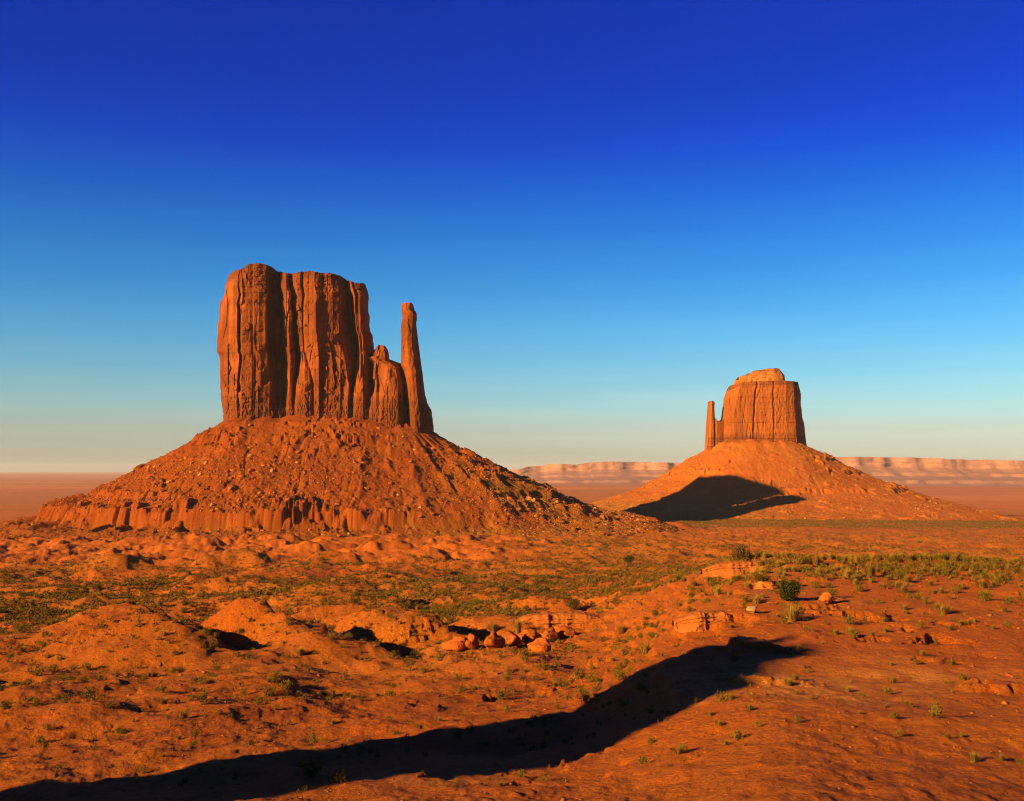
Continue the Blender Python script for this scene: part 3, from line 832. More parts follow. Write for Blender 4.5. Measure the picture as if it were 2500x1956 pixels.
# ------------------------------------------------------------------ the farther butte
east = thing('sandstone_butte', 'smaller distant red butte with a short thumb on its left and a stepped cap', 'butte', (474, DE, CAMZ - 60), None)
def rough_e(x, z, Y, seed):
    c1, _ = cells(x / 15.0, z / 60.0, seed)
    c2, _ = cells(x / 6.0, z / 20.0, seed + 2)
    n = 1.2 * (c1 - 0.5) + 0.5 * (c2 - 0.5) + 1.3 * (cells(0.1 * perlin(x / 40, 0 * x, seed + 31), z / 9.0, seed + 30)[0] - 0.5) + 2.6 * fbm(x, z * 0.2, 22.0, 5, 0.58, seed + 3) + 1.2 * fbm(x * 0.2, z, 9.0, 4, 0.6, seed + 4)
    crack = np.clip(1 - np.abs(perlin(x / 14.0, z / 90.0, seed + 9)) * 10, 0, 1)
    return n - 1.6 * crack * smooth(0.05, 0.4, perlin(x / 30, z / 45, seed + 10)) + 0.5 * fbm(x, z, 5.0, 4, 0.62, seed + 15)
Yk4 = [300, 420, 600, 750, 860]
BPE = [
    ([680, 650, 618, 606, 600], [-50] * 5),
    ([688, 660, 628, 616, 610], [-28, -28, -26, -24, -22]),
    ([712, 690, 660, 650, 645], [-10, -8, -6, -4, -2]),
    ([780, 760, 735, 730, 728], [0, 2, 4, 5, 6]),
    ([915, 912, 905, 900, 900], [2, 4, 6, 8, 8]),
    ([928, 924, 918, 914, 914], [-1, 0, 2, 5, 6]),
    ([945, 942, 938, 936, 936], [1, 3, 4, 6, 7]),
    ([1075, 1082, 1088, 1090, 1090], [3, 6, 7, 8, 8]),
    ([1090, 1096, 1100, 1102, 1102], [0, 3, 4, 6, 7]),
    ([1110, 1120, 1122, 1124, 1124], [2, 4, 5, 6, 7]),
    ([1215, 1215, 1215, 1220, 1220], [2, 4, 5, 6, 6]),
    ([1282, 1290, 1300, 1305, 1310], [-3, -1, 0, 2, 3]),
    ([1296, 1312, 1325, 1335, 1345], [-22, -22, -20, -16, -12]),
    ([1312, 1330, 1342, 1356, 1366], [-24, -22, -20, -18, -14]),
    ([1322, 1345, 1352, 1370, 1380], [-40, -40, -38, -36, -32]),
    ([1326, 1352, 1360, 1384, 1395], [-66] * 5),
]
def top_e(X):
    return np.interp(X, [600, 640, 660, 690, 730, 770, 800, 900, 1000, 1100, 1200, 1290, 1310, 1330, 1400],
                        [430, 400, 380, 345, 330, 316, 314, 308, 306, 300, 300, 308, 311, 316, 330]) + 3 * fbm(X, 0 * X, 40.0, 4, 0.6, 603)
def cap_e(X, Y, top):
    d = Y - top
    return -14.0 * np.clip(1 - np.floor(np.clip(d, 0, 90) / 16.0) / 5.0, 0, 1) ** 1.3
rock_wall('mesa_block', M['cliff_east'], east, ZE, DE, BPE, Yk4, top_e, lambda X: 960 + 0 * X,
          [(300, 692), (345, 690), (380, 664), (430, 645), (520, 626), (600, 616), (680, 606), (760, 600), (960, 590)],
          [(300, 1322), (330, 1328), (400, 1342), (470, 1354), (500, 1344), (560, 1354), (640, 1362), (690, 1376), (800, 1390), (870, 1398), (980, 1412)],
          110.0, 620, 320, rough_e, 600, cap_e, shale=(45, 800))
# stepped cap on the top
BPC = [([770, 768, 766], [-70] * 3), ([774, 772, 770], [-40] * 3), ([800, 798, 796], [-24, -22, -18]), ([880, 880, 880], [-19, -16, -13]), ([1000, 1000, 1000], [-18, -15, -12]),
       ([1120, 1120, 1120], [-18, -15, -12]), ([1165, 1180, 1190], [-24, -20, -18]), ([1176, 1190, 1200], [-40, -40, -36]), ([1180, 1194, 1204], [-70] * 3)]
def rough_c(x, z, Y, seed):
    return 2.6 * (cells(0.15 * perlin(x / 20, z * 0, seed) + 0 * x, z / 5.5, seed + 1)[0] - 0.5) + 1.6 * fbm(x, z, 9.0, 4, 0.6, seed + 2) - 7.0 * smooth(262, 240, Y) * (X_in(x))
def X_in(x): return 1.0
rock_wall('cap_rock', M['cap'], east, ZE, DE + 2, BPC, [190, 250, 320], lambda X: np.interp(X, [766, 775, 800, 860, 872, 876, 912, 1000, 1060, 1140, 1150, 1165, 1190, 1206], [275, 264, 254, 250, 246, 226, 210, 198, 188, 184, 186, 198, 240, 262]) + 2.5 * fbm(X, 0 * X, 20.0, 4, 0.6, 703),
          lambda X: 330 + 0 * X, [(180, 770), (330, 770)], [(180, 1160), (215, 1182), (240, 1194), (295, 1202), (330, 1206)], 60.0, 260, 110, rough_c, 700, shale=(1, 1e5))
BPET = [([503, 499, 493, 490, 486], [-26] * 5), ([507, 504, 499, 497, 494], [-15, -14, -12, -8, -6]), ([525, 522, 518, 518, 516], [-9, -8, -6, -2, 0]),
        ([540, 540, 540, 542, 545], [-11, -10, -7, -3, -1]), ([547, 546, 548, 556, 562], [-18, -17, -15, -12, -8]), ([549, 548, 551, 562, 572], [-28] * 5)]
rock_wall('thumb_spire', M['cliff_east'], east, ZE, DE - 1, BPET, [495, 560, 690, 780, 900], lambda X: np.interp(X, [500, 506, 512, 530, 542, 550], [504, 494, 489, 488, 494, 506]),
          lambda X: 975 + 0 * X, [(480, 505), (500, 502), (580, 498), (690, 491), (860, 487), (980, 476)], [(480, 545), (505, 549), (545, 548), (600, 547), (650, 551), (690, 554), (980, 575)],
          20.0, 130, 260, lambda x, z, Y, s: 0.4 * rough_e(x, z, Y, s), 800, shale=(1, 820))
rock_wall('shoulder', M['cliff_east'], east, ZE, DE + 1, [([540] * 3, [-24] * 3), ([546] * 3, [-12, -8, -5]), ([570] * 3, [-8, -4, 0]), ([600] * 3, [-9, -5, -1]), ([640] * 3, [-12, -8, -4]), ([665] * 3, [-26] * 3)],
          [640, 740, 900], lambda X: np.interp(X, [540, 550, 560, 572, 592, 604, 625, 665], [640, 644, 652, 668, 677, 678, 668, 640]) + 3 * perlin(X / 12.0, 0 * X, 811),
          lambda X: 975 + 0 * X, [(600, 540), (980, 535)], [(600, 665), (980, 665)], 30.0, 160, 160, lambda x, z, Y, s: 0.4 * rough_e(x, z, Y, s), 810, shale=(1, 820))
def veg_e(x, y, z):
    veg = 0.45 * smooth(0.0, 0.5, fbm(x, y, 80.0, 4, 0.55, 271)) + 0.7 * smooth(-40, -70, z) * smooth(500, 340, x)
    return np.clip(veg, 0, 1), 0.5 * smooth(0.1, 0.5, fbm(x, y, 45.0, 4, 0.6, 275))
build_talus('talus_slope', talus_e, 50, 970, 1490, 2360, (1.35, 1.25), M['talus_east'], east, veg_e)

# ------------------------------------------------------------------ far mesas on the horizon
def far_mesa(label, D, outline, x_ext, seed, base=-158.0, ledge=0.42):
    """outline: (display x, display y) of the skyline; a long tableland with cliff, slope and bench"""
    px = np.array([disp(a, b)[0] for a, b in outline]); py = np.array([disp(a, b)[1] for a, b in outline])
    P = np.linspace(px[0] - x_ext[0], px[-1] + x_ext[1], 460)
    wx = (P - 512) / F * D
    top = unproject(P, np.interp(P, px, py), D)[2]
    top = top + 7 * fbm(wx, 0 * wx, 260.0, 4, 0.6, seed) + 9 * (cells(wx / 300.0, 0 * wx, seed + 1)[0] - 0.5)
    H = np.maximum(top - base, 3)
    prof = [(-1500, 0.0), (-1150, .05), (-900, .10), (-840, .22), (-520, .27), (-300, .34), (-250, .46), (-120, .55), (-40, .66), (-26, .80), (-14, .82), (0, 1.0), (120, 1.0), (900, .99), (1000, .5), (1700, 0.0)]
    emb = 190 * fbm(wx, 0 * wx, 900.0, 4, 0.55, seed + 3) + 60 * perlin(wx / 210.0, 0 * wx, seed + 4)
    rows = []
    for k, (dy, h) in enumerate(prof):
        lo = 0.6 + 0.4 * h
        yy = D + dy + emb * (lo if dy < 500 else 0.3) + 25 * perlin(wx / 160.0, k * 0.7 + 0 * wx, seed + 5)
        zz = base - 6 + (H + 6) * h + (3 * perlin(wx / 200.0, k + 0 * wx, seed + 6) if 0 < h < 1 else 0)
        rows.append(np.stack([wx, yy, zz + CAMZ], -1))
    # a finer mesh between the profile rows
    G = np.array(rows); fine = []
    for k in range(len(G) - 1):
        for q in np.linspace(0, 1, 5)[:-1]: fine.append(G[k] * (1 - q) + G[k + 1] * q)
    fine.append(G[-1]); G = np.array(fine)
    loc = np.array([wx.mean(), D, base + CAMZ])
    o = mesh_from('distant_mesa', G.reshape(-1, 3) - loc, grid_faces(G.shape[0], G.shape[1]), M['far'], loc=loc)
    return tag(o, label, 'mesa')
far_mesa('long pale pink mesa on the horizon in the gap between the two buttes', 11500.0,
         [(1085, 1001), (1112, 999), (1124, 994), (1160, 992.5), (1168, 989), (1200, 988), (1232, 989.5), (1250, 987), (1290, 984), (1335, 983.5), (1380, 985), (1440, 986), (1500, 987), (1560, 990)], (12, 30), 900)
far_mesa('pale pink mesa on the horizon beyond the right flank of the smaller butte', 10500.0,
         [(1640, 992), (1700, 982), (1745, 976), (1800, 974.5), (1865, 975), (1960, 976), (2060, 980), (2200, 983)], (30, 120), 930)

# unseen rock added behind the camera, its crest shaped to throw the foreground shadow
def build_shadow_bluff():
    pts = []
    for q in [(1600, 1470), (1635, 1410), (1660, 1378), (1692, 1352), (1722, 1343), (1738, 1364), (1746, 1395)]:
        x, y, z = ray_hit(*disp(*q), ground_z)
        pts.append((SDY * x - SDX * y, SDX * x + SDY * y, z))
    pts.sort()
    pts = [(-420, -85, -22), (pts[0][0] - 5, -85, -22)] + pts + [(pts[-1][0] + 4, -85, -22), (160, -85, -22)]
    p = np.linspace(pts[0][0] - 60, pts[-1][0] + 120, 420)
    l0 = -95.0
    lend = np.interp(p, [a[0] for a in pts], [a[1] for a in pts]); zend = np.interp(p, [a[0] for a in pts], [a[2] for a in pts])
    top = zend + (lend - l0) * math.tan(SUN_EL) + 1.6 * fbm(p, 0 * p, 9.0, 5, 0.6, 955)
    rows = []
    for dl, dh in [(60, -90), (34, -34), (20, -22), (14, -8), (6, -5), (4, -1.2), (0, 0), (-12, -1.5), (-40, -6), (-90, -40), (-150, -110)]:
        w = 2.5 * fbm(p, dl + 0 * p, 16.0, 4, 0.6, 956)
        l = l0 + dl + (w if dl != 0 else 0)
        rows.append(np.stack([SDX * l + SDY * p, SDY * l - SDX * p, top + dh + CAMZ], -1))
    G = np.array(rows)
    o = mesh_from('shadow_bluff', G.reshape(-1, 3), grid_faces(G.shape[0], G.shape[1]), M['cliff'])
    tag(o, kind='structure')
build_shadow_bluff()

# ------------------------------------------------------------------ rocks
import bmesh
def hull_rock(seed, n, flat=0.75):
    r = random.Random(seed)
    bm = bmesh.new()
    for _ in range(n):
        v = Vector((r.gauss(0, 1), r.gauss(0, 1), r.gauss(0, 1))); v.normalize()
        v *= r.uniform(0.85, 1.1)
        v.x *= 0.5 * r.uniform(.9, 1.1); v.y *= 0.42; v.z *= 0.5 * flat
        bm.verts.new(v)
    res = bmesh.ops.convex_hull(bm, input=bm.verts)
    junk = [g for g in res['geom_interior'] if isinstance(g, bmesh.types.BMVert)]
    bmesh.ops.delete(bm, geom=junk, context='VERTS')
    bmesh.ops.triangulate(bm, faces=bm.faces[:])
    bm.verts.ensure_lookup_table(); bm.verts.index_update()
    V = np.array([v.co[:] for v in bm.verts]); T = np.array([[v.index for v in f.verts] for f in bm.faces])
    bm.free()
    return V, T
def big_rock(seed, flat=0.7, cuts=3):
    """a larger block with worn edges and a rough face"""
    V, T = hull_rock(seed, 16, flat)
    bm = bmesh.new()
    vs = [bm.verts.new(v) for v in V]
    for t in T: bm.faces.new([vs[i] for i in t])
    bmesh.ops.recalc_face_normals(bm, faces=bm.faces)
    bmesh.ops.bevel(bm, geom=bm.edges[:], offset=0.035, segments=1, affect='EDGES')
    bmesh.ops.triangulate(bm, faces=bm.faces[:])
    bmesh.ops.subdivide_edges(bm, edges=[e for e in bm.edges if e.calc_length() > 0.1], cuts=cuts, use_grid_fill=True)
    bmesh.ops.triangulate(bm, faces=bm.faces[:])
    bm.verts.index_update()
    V = np.array([v.co[:] for v in bm.verts]); T = np.array([[v.index for v in f.verts] for f in bm.faces])
    bm.free()
    n = fbm(V[:, 0] + V[:, 2] * 0.7, V[:, 1] - V[:, 2] * 0.6, 0.28, 4, 0.6, seed)
    V = V * (1 + 0.09 * n[:, None])
    V[:, 2] += 0.03 * np.sign(np.sin(V[:, 2] * 24 + 3 * n))
    return V, T
def tiled(protos, pts, sizes, rots, pick, squash=None):
    """many copies of prototype shapes baked into one array pair"""
    VS, TS = [], []; off = 0
    for k, (V, T) in enumerate(protos):
        m = np.where(pick == k)[0]
        if not len(m): continue
        c, s_ = np.cos(rots[m])[:, None], np.sin(rots[m])[:, None]
        X = V[None, :, 0] * c - V[None, :, 1] * s_; Yv = V[None, :, 0] * s_ + V[None, :, 1] * c
        Z = np.broadcast_to(V[None, :, 2], X.shape)
        W = np.stack([X, Yv, Z], -1) * sizes[m][:, None, None] + pts[m][:, None, :]
        VS.append(W.reshape(-1, 3))
        TS.append((T[None] + (np.arange(len(m)) * len(V))[:, None, None] + off).reshape(-1, T.shape[1]))
        off += len(m) * len(V)
    return np.concatenate(VS), np.concatenate(TS)
def to_px(x, y, z):
    f = y * CP + z * SP; u = -y * SP + z * CP
    return 512 + F * x / f, 400.5 - F * u / f
def in_photo(px, py):
    return (px > 147) & (px < 876) & (py > 146) & (py < 656)
def scatter_copies(name, protos_me, pts, sizes, rots, pick, label, cat, group, sink=0.0):
    for i in range(len(pts)):
        o = bpy.data.objects.new(name, protos_me[pick[i]])
        COL.objects.link(o)
        o.location = (pts[i, 0], pts[i, 1], pts[i, 2] + CAMZ - sink * sizes[i])
        o.rotation_euler = (0, 0, rots[i]); o.scale = (sizes[i],) * 3
        o['label'] = label; o['category'] = cat; o['group'] = group

def boulders_on(n, fn, xr, yr, dens, smin, smax, alpha, seed):
    g = np.random.default_rng(seed)
    x = g.uniform(*xr, n); y = g.uniform(*yr, n)
    z = fn(x, y); zg = ground_z(x, y)
    keep = g.random(n) < dens(x, y, z, zg)
    x, y, z = x[keep], y[keep], np.maximum(z, zg)[keep]
    s_ = smin * (1 - g.random(len(x)) * (1 - (smin / smax) ** alpha)) ** (-1 / alpha)
    return np.stack([x, y, z], -1), s_, g

def rocky_w(x, y, z, zg):
    d = (z > zg - 0.5) * (y < DW + 60)
    pn = smooth(-0.15, 0.4, fbm(x, y, 55.0, 4, 0.55, 981))
    right = smooth(-160, 0, x)
    belt = np.maximum(np.exp(-((z + 36) / 12.0) ** 2), np.exp(-((z + 5) / 16.0) ** 2)) * smooth(-140, -260, x)
    return d * np.clip(0.12 + 0.5 * pn * (0.3 + 1.3 * right) + 0.9 * belt, 0, 1) * smooth(62, 45, z)
P, SZ, g = boulders_on(260000, talus_w, (-640, 240), (1010, 1380), rocky_w, 0.8, 9.0, 2.7, 41)
P = P[:]
small = [hull_rock(s_, 9, 0.8) for s_ in range(8)]
large = [mesh_from('boulder', *big_rock(50 + s_, 0.62 + 0.05 * (s_ % 4)), M['boulder'], link=False) for s_ in range(7)]
large_pale = [mesh_from('boulder', *big_rock(70 + s_, 0.7), M['pale_boulder'], link=False) for s_ in range(3)]
px_, py_ = to_px(P[:, 0], P[:, 1], P[:, 2])
vis = in_photo(px_, py_)
order = np.argsort(-(SZ / P[:, 1]) * vis)
ind = order[:300]; rest = np.setdiff1d(np.arange(len(P)), ind)
rest = rest[SZ[rest] < SZ[ind].min() + 0.5]
scatter_copies('boulder', large + large_pale[:1], P[ind], SZ[ind] * 1.15, g.random(300) * 6.28, g.integers(0, 8, 300),
               'large angular red boulder resting on the debris slope below the nearer butte', 'boulder', 'boulders on the slope of the nearer butte', 0.05)
pk = g.integers(0, 8, len(rest)); ro = g.random(len(rest)) * 6.28
pale_sel = g.random(len(rest)) < 0.14 + 0.5 * smooth(-150, 0, P[rest, 0])
for sel, mt in ((~pale_sel, 'boulder'), (pale_sel, 'pale_boulder')):
    q = rest[sel]
    V_, T_ = tiled(small, P[q] + np.array([0, 0, CAMZ]), SZ[q], ro[sel], pk[sel])
    tag(mesh_from('rubble', V_, T_, M[mt]), kind='stuff')
P, SZ, g = boulders_on(36000, talus_e, (150, 860), (1620, 2080), lambda x, y, z, zg: (z > zg) * np.clip(0.1 + 0.8 * smooth(-0.1, 0.4, fbm(x, y, 80.0, 4, 0.55, 983)), 0, 1) * smooth(58, 40, z), 1.2, 7.0, 2.4, 43)
V_, T_ = tiled(small, P + np.array([0, 0, CAMZ]), SZ, g.random(len(P)) * 6.28, g.integers(0, 8, len(P)))
tag(mesh_from('rubble', V_, T_, M['pale_boulder']), kind='stuff')
# ground rubble in the valley and on the rise
def rub(x, y, z, zg):
    r = np.hypot(x, y); az = np.arctan2(x, y)
    return (np.abs(az) < R(28)) * np.clip(0.15 + 0.85 * smooth(0.0, 0.5, fbm(x, y, 30.0, 4, 0.55, 985)), 0, 1) * np.interp(r, [60, 200, 500, 1000], [0.9, 1, .35, .5])
P, SZ, g = boulders_on(170000, lambda x, y: ground_z(x, y), (-420, 420), (60, 1000), rub, 0.14, 1.6, 1.9, 45)
r_ = np.hypot(P[:, 0], P[:, 1]); m = (SZ < 0.004 * r_) & (SZ > 0.0008 * r_)
V_, T_ = tiled(small, P[m] + np.array([0, 0, CAMZ]), SZ[m], g.random(m.sum()) * 6.28, g.integers(0, 8, m.sum()))
tag(mesh_from('rubble', V_, T_, M['slab']), kind='stuff')

def near_stones(x, y, z, zg):
    r = np.hypot(x, y); az = np.arctan2(x, y)
    return (np.abs(az) < R(28)) * (r > 55) * (r < 340) * np.clip(0.05 + 0.95 * smooth(0.05, 0.5, fbm(x, y, 16.0, 4, 0.6, 986)), 0, 1)
for mt_, n_, sd_ in (('boulder', 52000, 46), ('slab', 30000, 47)):
    P, SZ, g = boulders_on(n_, lambda x, y: ground_z(x, y), (-170, 170), (50, 340), near_stones, 0.16, 1.5, 2.1, sd_)
    m = SZ < 0.0085 * np.hypot(P[:, 0], P[:, 1])
    V_, T_ = tiled(small, P[m] + np.array([0, 0, CAMZ]), SZ[m], g.random(m.sum()) * 6.28, g.integers(0, 8, m.sum()))
    tag(mesh_from('rubble', V_, T_, M[mt_]), kind='stuff')

# ------------------------------------------------------------------ plants
def leaf_dome(seed, n, leaf, w=0.5, h=0.7, lumps=6, flat=0.0):
    """many small leaf faces filling a lumpy dome one unit wide"""
    g = np.random.default_rng(seed)
    c = np.stack([g.normal(0, 0.13, lumps), g.normal(0, 0.13, lumps), g.uniform(0.2, 0.62, lumps) * h], -1)
    rr = g.uniform(0.20, 0.29, lumps)
    k = g.integers(0, lumps, n)
    d = g.normal(size=(n, 3)); d /= np.linalg.norm(d, axis=1)[:, None]
    p = c[k] + d * (rr[k] * g.uniform(0.45, 1.05, n) ** 0.6)[:, None]
    p[:, 2] = np.abs(p[:, 2]) + 0.02
    a = g.normal(size=(n, 3)); a /= np.linalg.norm(a, axis=1)[:, None]
    a[:, 2] += 0.5
    b = np.cross(a, g.normal(size=(n, 3))); b /= np.linalg.norm(b, axis=1)[:, None]
    sz = leaf * g.uniform(0.6, 1.4, n)[:, None]
    V = np.stack([p - a * sz, p + b * sz * 0.55, p + a * sz, p - b * sz * 0.55], 1).reshape(-1, 3)
    return V, np.arange(4 * n).reshape(-1, 4)
def blades(seed, n, h=0.8, spread=0.55, wid=0.012):
    g = np.random.default_rng(seed)
    th = g.random(n) * 6.283; r0 = g.random(n) ** 0.7 * 0.22; out = g.random(n) ** 0.8 * spread
    hh = h * g.uniform(0.5, 1.0, n) * (1 - 0.35 * out / spread)
    b0 = np.stack([r0 * np.cos(th), r0 * np.sin(th), 0 * th], -1)
    m = b0 + np.stack([out * 0.4 * np.cos(th), out * 0.4 * np.sin(th), hh * 0.62], -1)
    t = b0 + np.stack([out * np.cos(th), out * np.sin(th), hh], -1)
    sd = np.stack([-np.sin(th), np.cos(th), 0 * th], -1) * wid
    V = np.stack([b0 - sd, b0 + sd, m + sd * 0.8, m - sd * 0.8, t], 1)
    q = np.arange(n)[:, None] * 5
    F1 = np.concatenate([q + np.array([[0, 1, 2, 3]]), q + np.array([[3, 2, 4, 4]])])
    V = V.reshape(-1, 3)
    # the tips: give the last triangle a tiny fourth corner so that all faces are quads
    F2 = np.concatenate([q + np.array([[0, 1, 2, 3]])]);
    V2 = np.stack([m - sd * 0.8, m + sd * 0.8, t + sd * 0.1, t - sd * 0.1], 1).reshape(-1, 3)
    return np.concatenate([V, V2]), np.concatenate([F2, np.arange(4 * n).reshape(-1, 4) + len(V)])
def twigs(seed, n, h=0.6):
    g = np.random.default_rng(seed); VS = []; FS = []; off = 0
    for i in range(n):
        th = g.random() * 6.283; lean = g.uniform(0.1, 0.75); L = h * g.uniform(0.6, 1.0); r0 = 0.022
        pts = [np.array([0, 0, -0.05]), np.array([math.cos(th) * lean * 0.25, math.sin(th) * lean * 0.25, L * 0.4]), np.array([math.cos(th) * lean * 0.5, math.sin(th) * lean * 0.5, L])]
        for k, p in enumerate(pts):
            r = r0 * (1 - 0.4 * k)
            for q in range(5): VS.append(p + np.array([math.cos(q * 1.2566) * r, math.sin(q * 1.2566) * r, 0]))
        for k in range(2):
            for q in range(5): FS.append([off + k * 5 + q, off + k * 5 + (q + 1) % 5, off + (k + 1) * 5 + (q + 1) % 5, off + (k + 1) * 5 + q])
        off += 15
    return np.array(VS), np.array(FS)

def shrub_field():
    g = np.random.default_rng(77)
    out = []
    for (r0, r1, dens) in ((75, 300, 0.15), (300, 560, 0.32), (560, 1000, 0.15), (1000, 1320, 0.04), (1320, 1800, 0.075), (1800, 2000, 0.02)):
        n = int(dens * (r1 * r1 - r0 * r0) * R(27.5))
        r = np.sqrt(g.uniform(r0 * r0, r1 * r1, n)); az = g.uniform(-R(27.5), R(27.5), n)
        out.append(np.stack([r * np.sin(az), r * np.cos(az)], -1))
    q = np.concatenate(out)
    x, y = q[:, 0], q[:, 1]
    _, ridge, r = base_ground(x, y)
    pn = fbm(x, y, 70.0, 4, 0.6, 91)
    p = 0.32 + 0.68 * smooth(-0.30, 0.35, pn)
    p = p * np.interp(r, [0, 75, 130, 200, 330, 600, 780, 1000, 2000], [.30, .60, .85, .95, 1.0, 1.0, .50, .6, .8])
    crest = ridge * smooth(215, 250, r) * (1 - smooth(300, 330, r))
    p = np.where(ridge * (r < 330) > 0.5, 0.26 + 0.9 * crest * smooth(-0.3, 0.2, pn), p)
    strip = smooth(1330, 1400, y) * (1 - smooth(1640, 1740, y)) * smooth(130, 230, x)
    p = np.where(r > 1320, p * 0.3, p)
    p = np.maximum(p, strip * 0.9)
    p = p * (1 - 0.93 * smooth(660, 740, y + 30 * perlin(x / 80, y / 80, 92)) * (1 - smooth(1100, 1160, y)) * (1 - smooth(-60, 60, x)))
    k = g.random(len(x)) < p
    x, y, r, ridge = x[k], y[k], r[k], ridge[k]
    z = ground_z(x, y)
    tz = np.where(np.hypot(x + 235, y - DW) < 620, talus_w(x, y), -999)
    tz = np.maximum(tz, np.where(np.hypot(x - 474, y - DE) < 560, talus_e(x, y), -999))
    ok = (tz < z + 0.3) | (g.random(len(x)) < 0.25)
    z = np.maximum(z, tz)
    x, y, z, r, ridge = x[ok], y[ok], z[ok], r[ok], ridge[ok]
    w = np.exp(g.normal(0.12, 0.42, len(x)))
    w = np.where(r > 900, w * 1.35, np.where(r > 300, w * 1.25, w))
    w = np.where((ridge * (r < 330) > 0.5) & (r > 200), w * 1.7, w)
    w = np.clip(w * np.where(r < 150, 0.62, np.where(r < 300, 0.85, 1.0)), 0.35, 3.2)
    kind = np.where(g.random(len(x)) < np.where(ridge * (r < 330) > 0.4, 0.5, 0.12), 1, 0)
    return np.stack([x, y, z], -1), w, kind, g
PS, WS, KS, g = shrub_field()
sage_far = [leaf_dome(200 + k, 46, 0.105) for k in range(6)]
straw_far = [blades(220 + k, 26, 0.7, 0.5, 0.03) for k in range(4)]
def joined(a, b): return np.concatenate([a[0], b[0]]), np.concatenate([a[1], b[1] + len(a[0])])
sage_near = [joined(leaf_dome(240 + k, 420, 0.042, lumps=8), twigs(250 + k, 8, 0.5)) for k in range(6)]
straw_near = [blades(260 + k, 220, 0.72, 0.52, 0.012) for k in range(5)]
px_, py_ = to_px(PS[:, 0], PS[:, 1], PS[:, 2])
vis = in_photo(px_, py_)
app = WS / np.hypot(PS[:, 0], PS[:, 1])
taken = np.zeros(len(PS), bool)
for kd, name, mt, protos, label, cat, grp in ((0, 'sagebrush', 'sage', sage_near, 'olive sagebrush clump on the red ground of the valley and the near rise', 'shrub', 'olive sagebrush clumps'),
                                               (1, 'dry_grass_tuft', 'straw', straw_near, 'straw-coloured dry grass tuft on the red ground in front of the buttes', 'grass tuft', 'straw-coloured grass tufts')):
    mes = [mesh_from(name, V_, T_, M[mt], link=False) for V_, T_ in protos]
    c = np.where((KS == kd) & vis)[0]
    c = c[np.argsort(-app[c])][:300]
    lim = app[c].min() if len(c) else 0
    c2 = np.where((KS == kd) & ~vis & (app > max(lim, 0.0055)))[0]
    scatter_copies(name, mes, PS[c], WS[c], g.random(len(c)) * 6.28, g.integers(0, len(mes), len(c)), label, cat, grp, 0.03)
    taken[c] = True; taken[c2] = True
    V_, T_ = tiled(protos, PS[c2] + np.array([0, 0, CAMZ - 0.04]), WS[c2], g.random(len(c2)) * 6.28, g.integers(0, len(protos), len(c2)))
    tag(mesh_from('scrub' if kd == 0 else 'dry_grass', V_, T_, M[mt]), kind='stuff')
for kd, name, mt, protos in ((0, 'scrub', 'sage', sage_far), (1, 'dry_grass', 'straw', straw_far)):
    q = np.where((KS == kd) & ~taken)[0]
    V_, T_ = tiled(protos, PS[q] + np.array([0, 0, CAMZ - 0.04]), WS[q], g.random(len(q)) * 6.28, g.integers(0, len(protos), len(q)))
    tag(mesh_from(name, V_, T_, M[mt]), kind='stuff')
print('shrubs', len(PS), 'individual', taken.sum())

# bushes one can tell apart
def bush(dx, dy, wd, hd, mat, label, seed, n=2600, cat='bush', name='desert_bush', leaf=0.028, straw=False):
    """dx, dy: the foot in the big view of the photograph; wd, hd: its width and height there"""
    x, y, z = ray_hit(*disp(dx, dy), ground_z)
    w = wd * 0.46907 * math.hypot(x, y) / F; h = hd * 0.46907 * math.hypot(x, y) / F
    root = thing(name, label, cat, (x, y, z + CAMZ - 0.05))
    V, T = (blades(seed, 420, 0.95, 0.5, 0.010) if straw else leaf_dome(seed, n, leaf, h=1.0, lumps=11))
    ext = np.ptp(V, axis=0)
    sc = np.array([w / max(ext[0], 1e-3), w / max(ext[1], 1e-3), h / max(ext[2], 1e-3)])
    mesh_from('blades' if straw else 'foliage', V * sc, T, mat, root)
    V, T = twigs(seed + 1, 9, 0.7)
    mesh_from('stems' if straw else 'branches', V * np.array([w, w, h]), T, M['wood'], root)
bush(1682, 1282, 52, 46, M['dark_leaf'], 'rounded dark green bush on the bare rocky rise at right, the greenest one', 401, 4200)
bush(1584, 1199, 40, 38, M['rust_leaf'], 'rusty brown upright bush at the crest of the rise, left of the pale ledge', 402, 3000)
bush(1340, 1205, 26, 20, M['dark_leaf'], 'lone dark green bush out on the open valley floor, casting a black shadow', 403, 2200)
bush(1222, 1300, 34, 26, M['sage'], 'olive bush beside the black hollow, behind the flat bright ledge', 404, 2400)
bush(1052, 1352, 42, 26, M['straw'], 'broad pale straw-coloured bush behind the row of rounded boulders', 405, straw=True)
bush(1104, 1352, 30, 42, M['straw'], 'tall spiky straw-coloured bush at the left end of the flat bright ledge', 406, straw=True)
bush(1327, 1350, 34, 22, M['straw'], 'pale grass clump right of the flat bright ledge', 407, straw=True)
bush(1688, 1325, 64, 40, M['straw'], 'tall straw-coloured bush standing at the tip of the long foreground shadow', 408, straw=True)
bush(1740, 1207, 36, 26, M['straw'], 'pale yellow bush on the crest of the rise, below the smaller butte', 409, straw=True)
bush(1622, 1245, 34, 22, M['sage'], 'grey-olive bush on the rise just below the pale ledge', 410)
bush(640, 1397, 36, 20, M['straw'], 'pale grass clump in the shaded hollow at lower left', 411, straw=True)
bush(1855, 1228, 40, 30, M['straw'], 'wide straw bush at the right end of the crest', 412, straw=True)

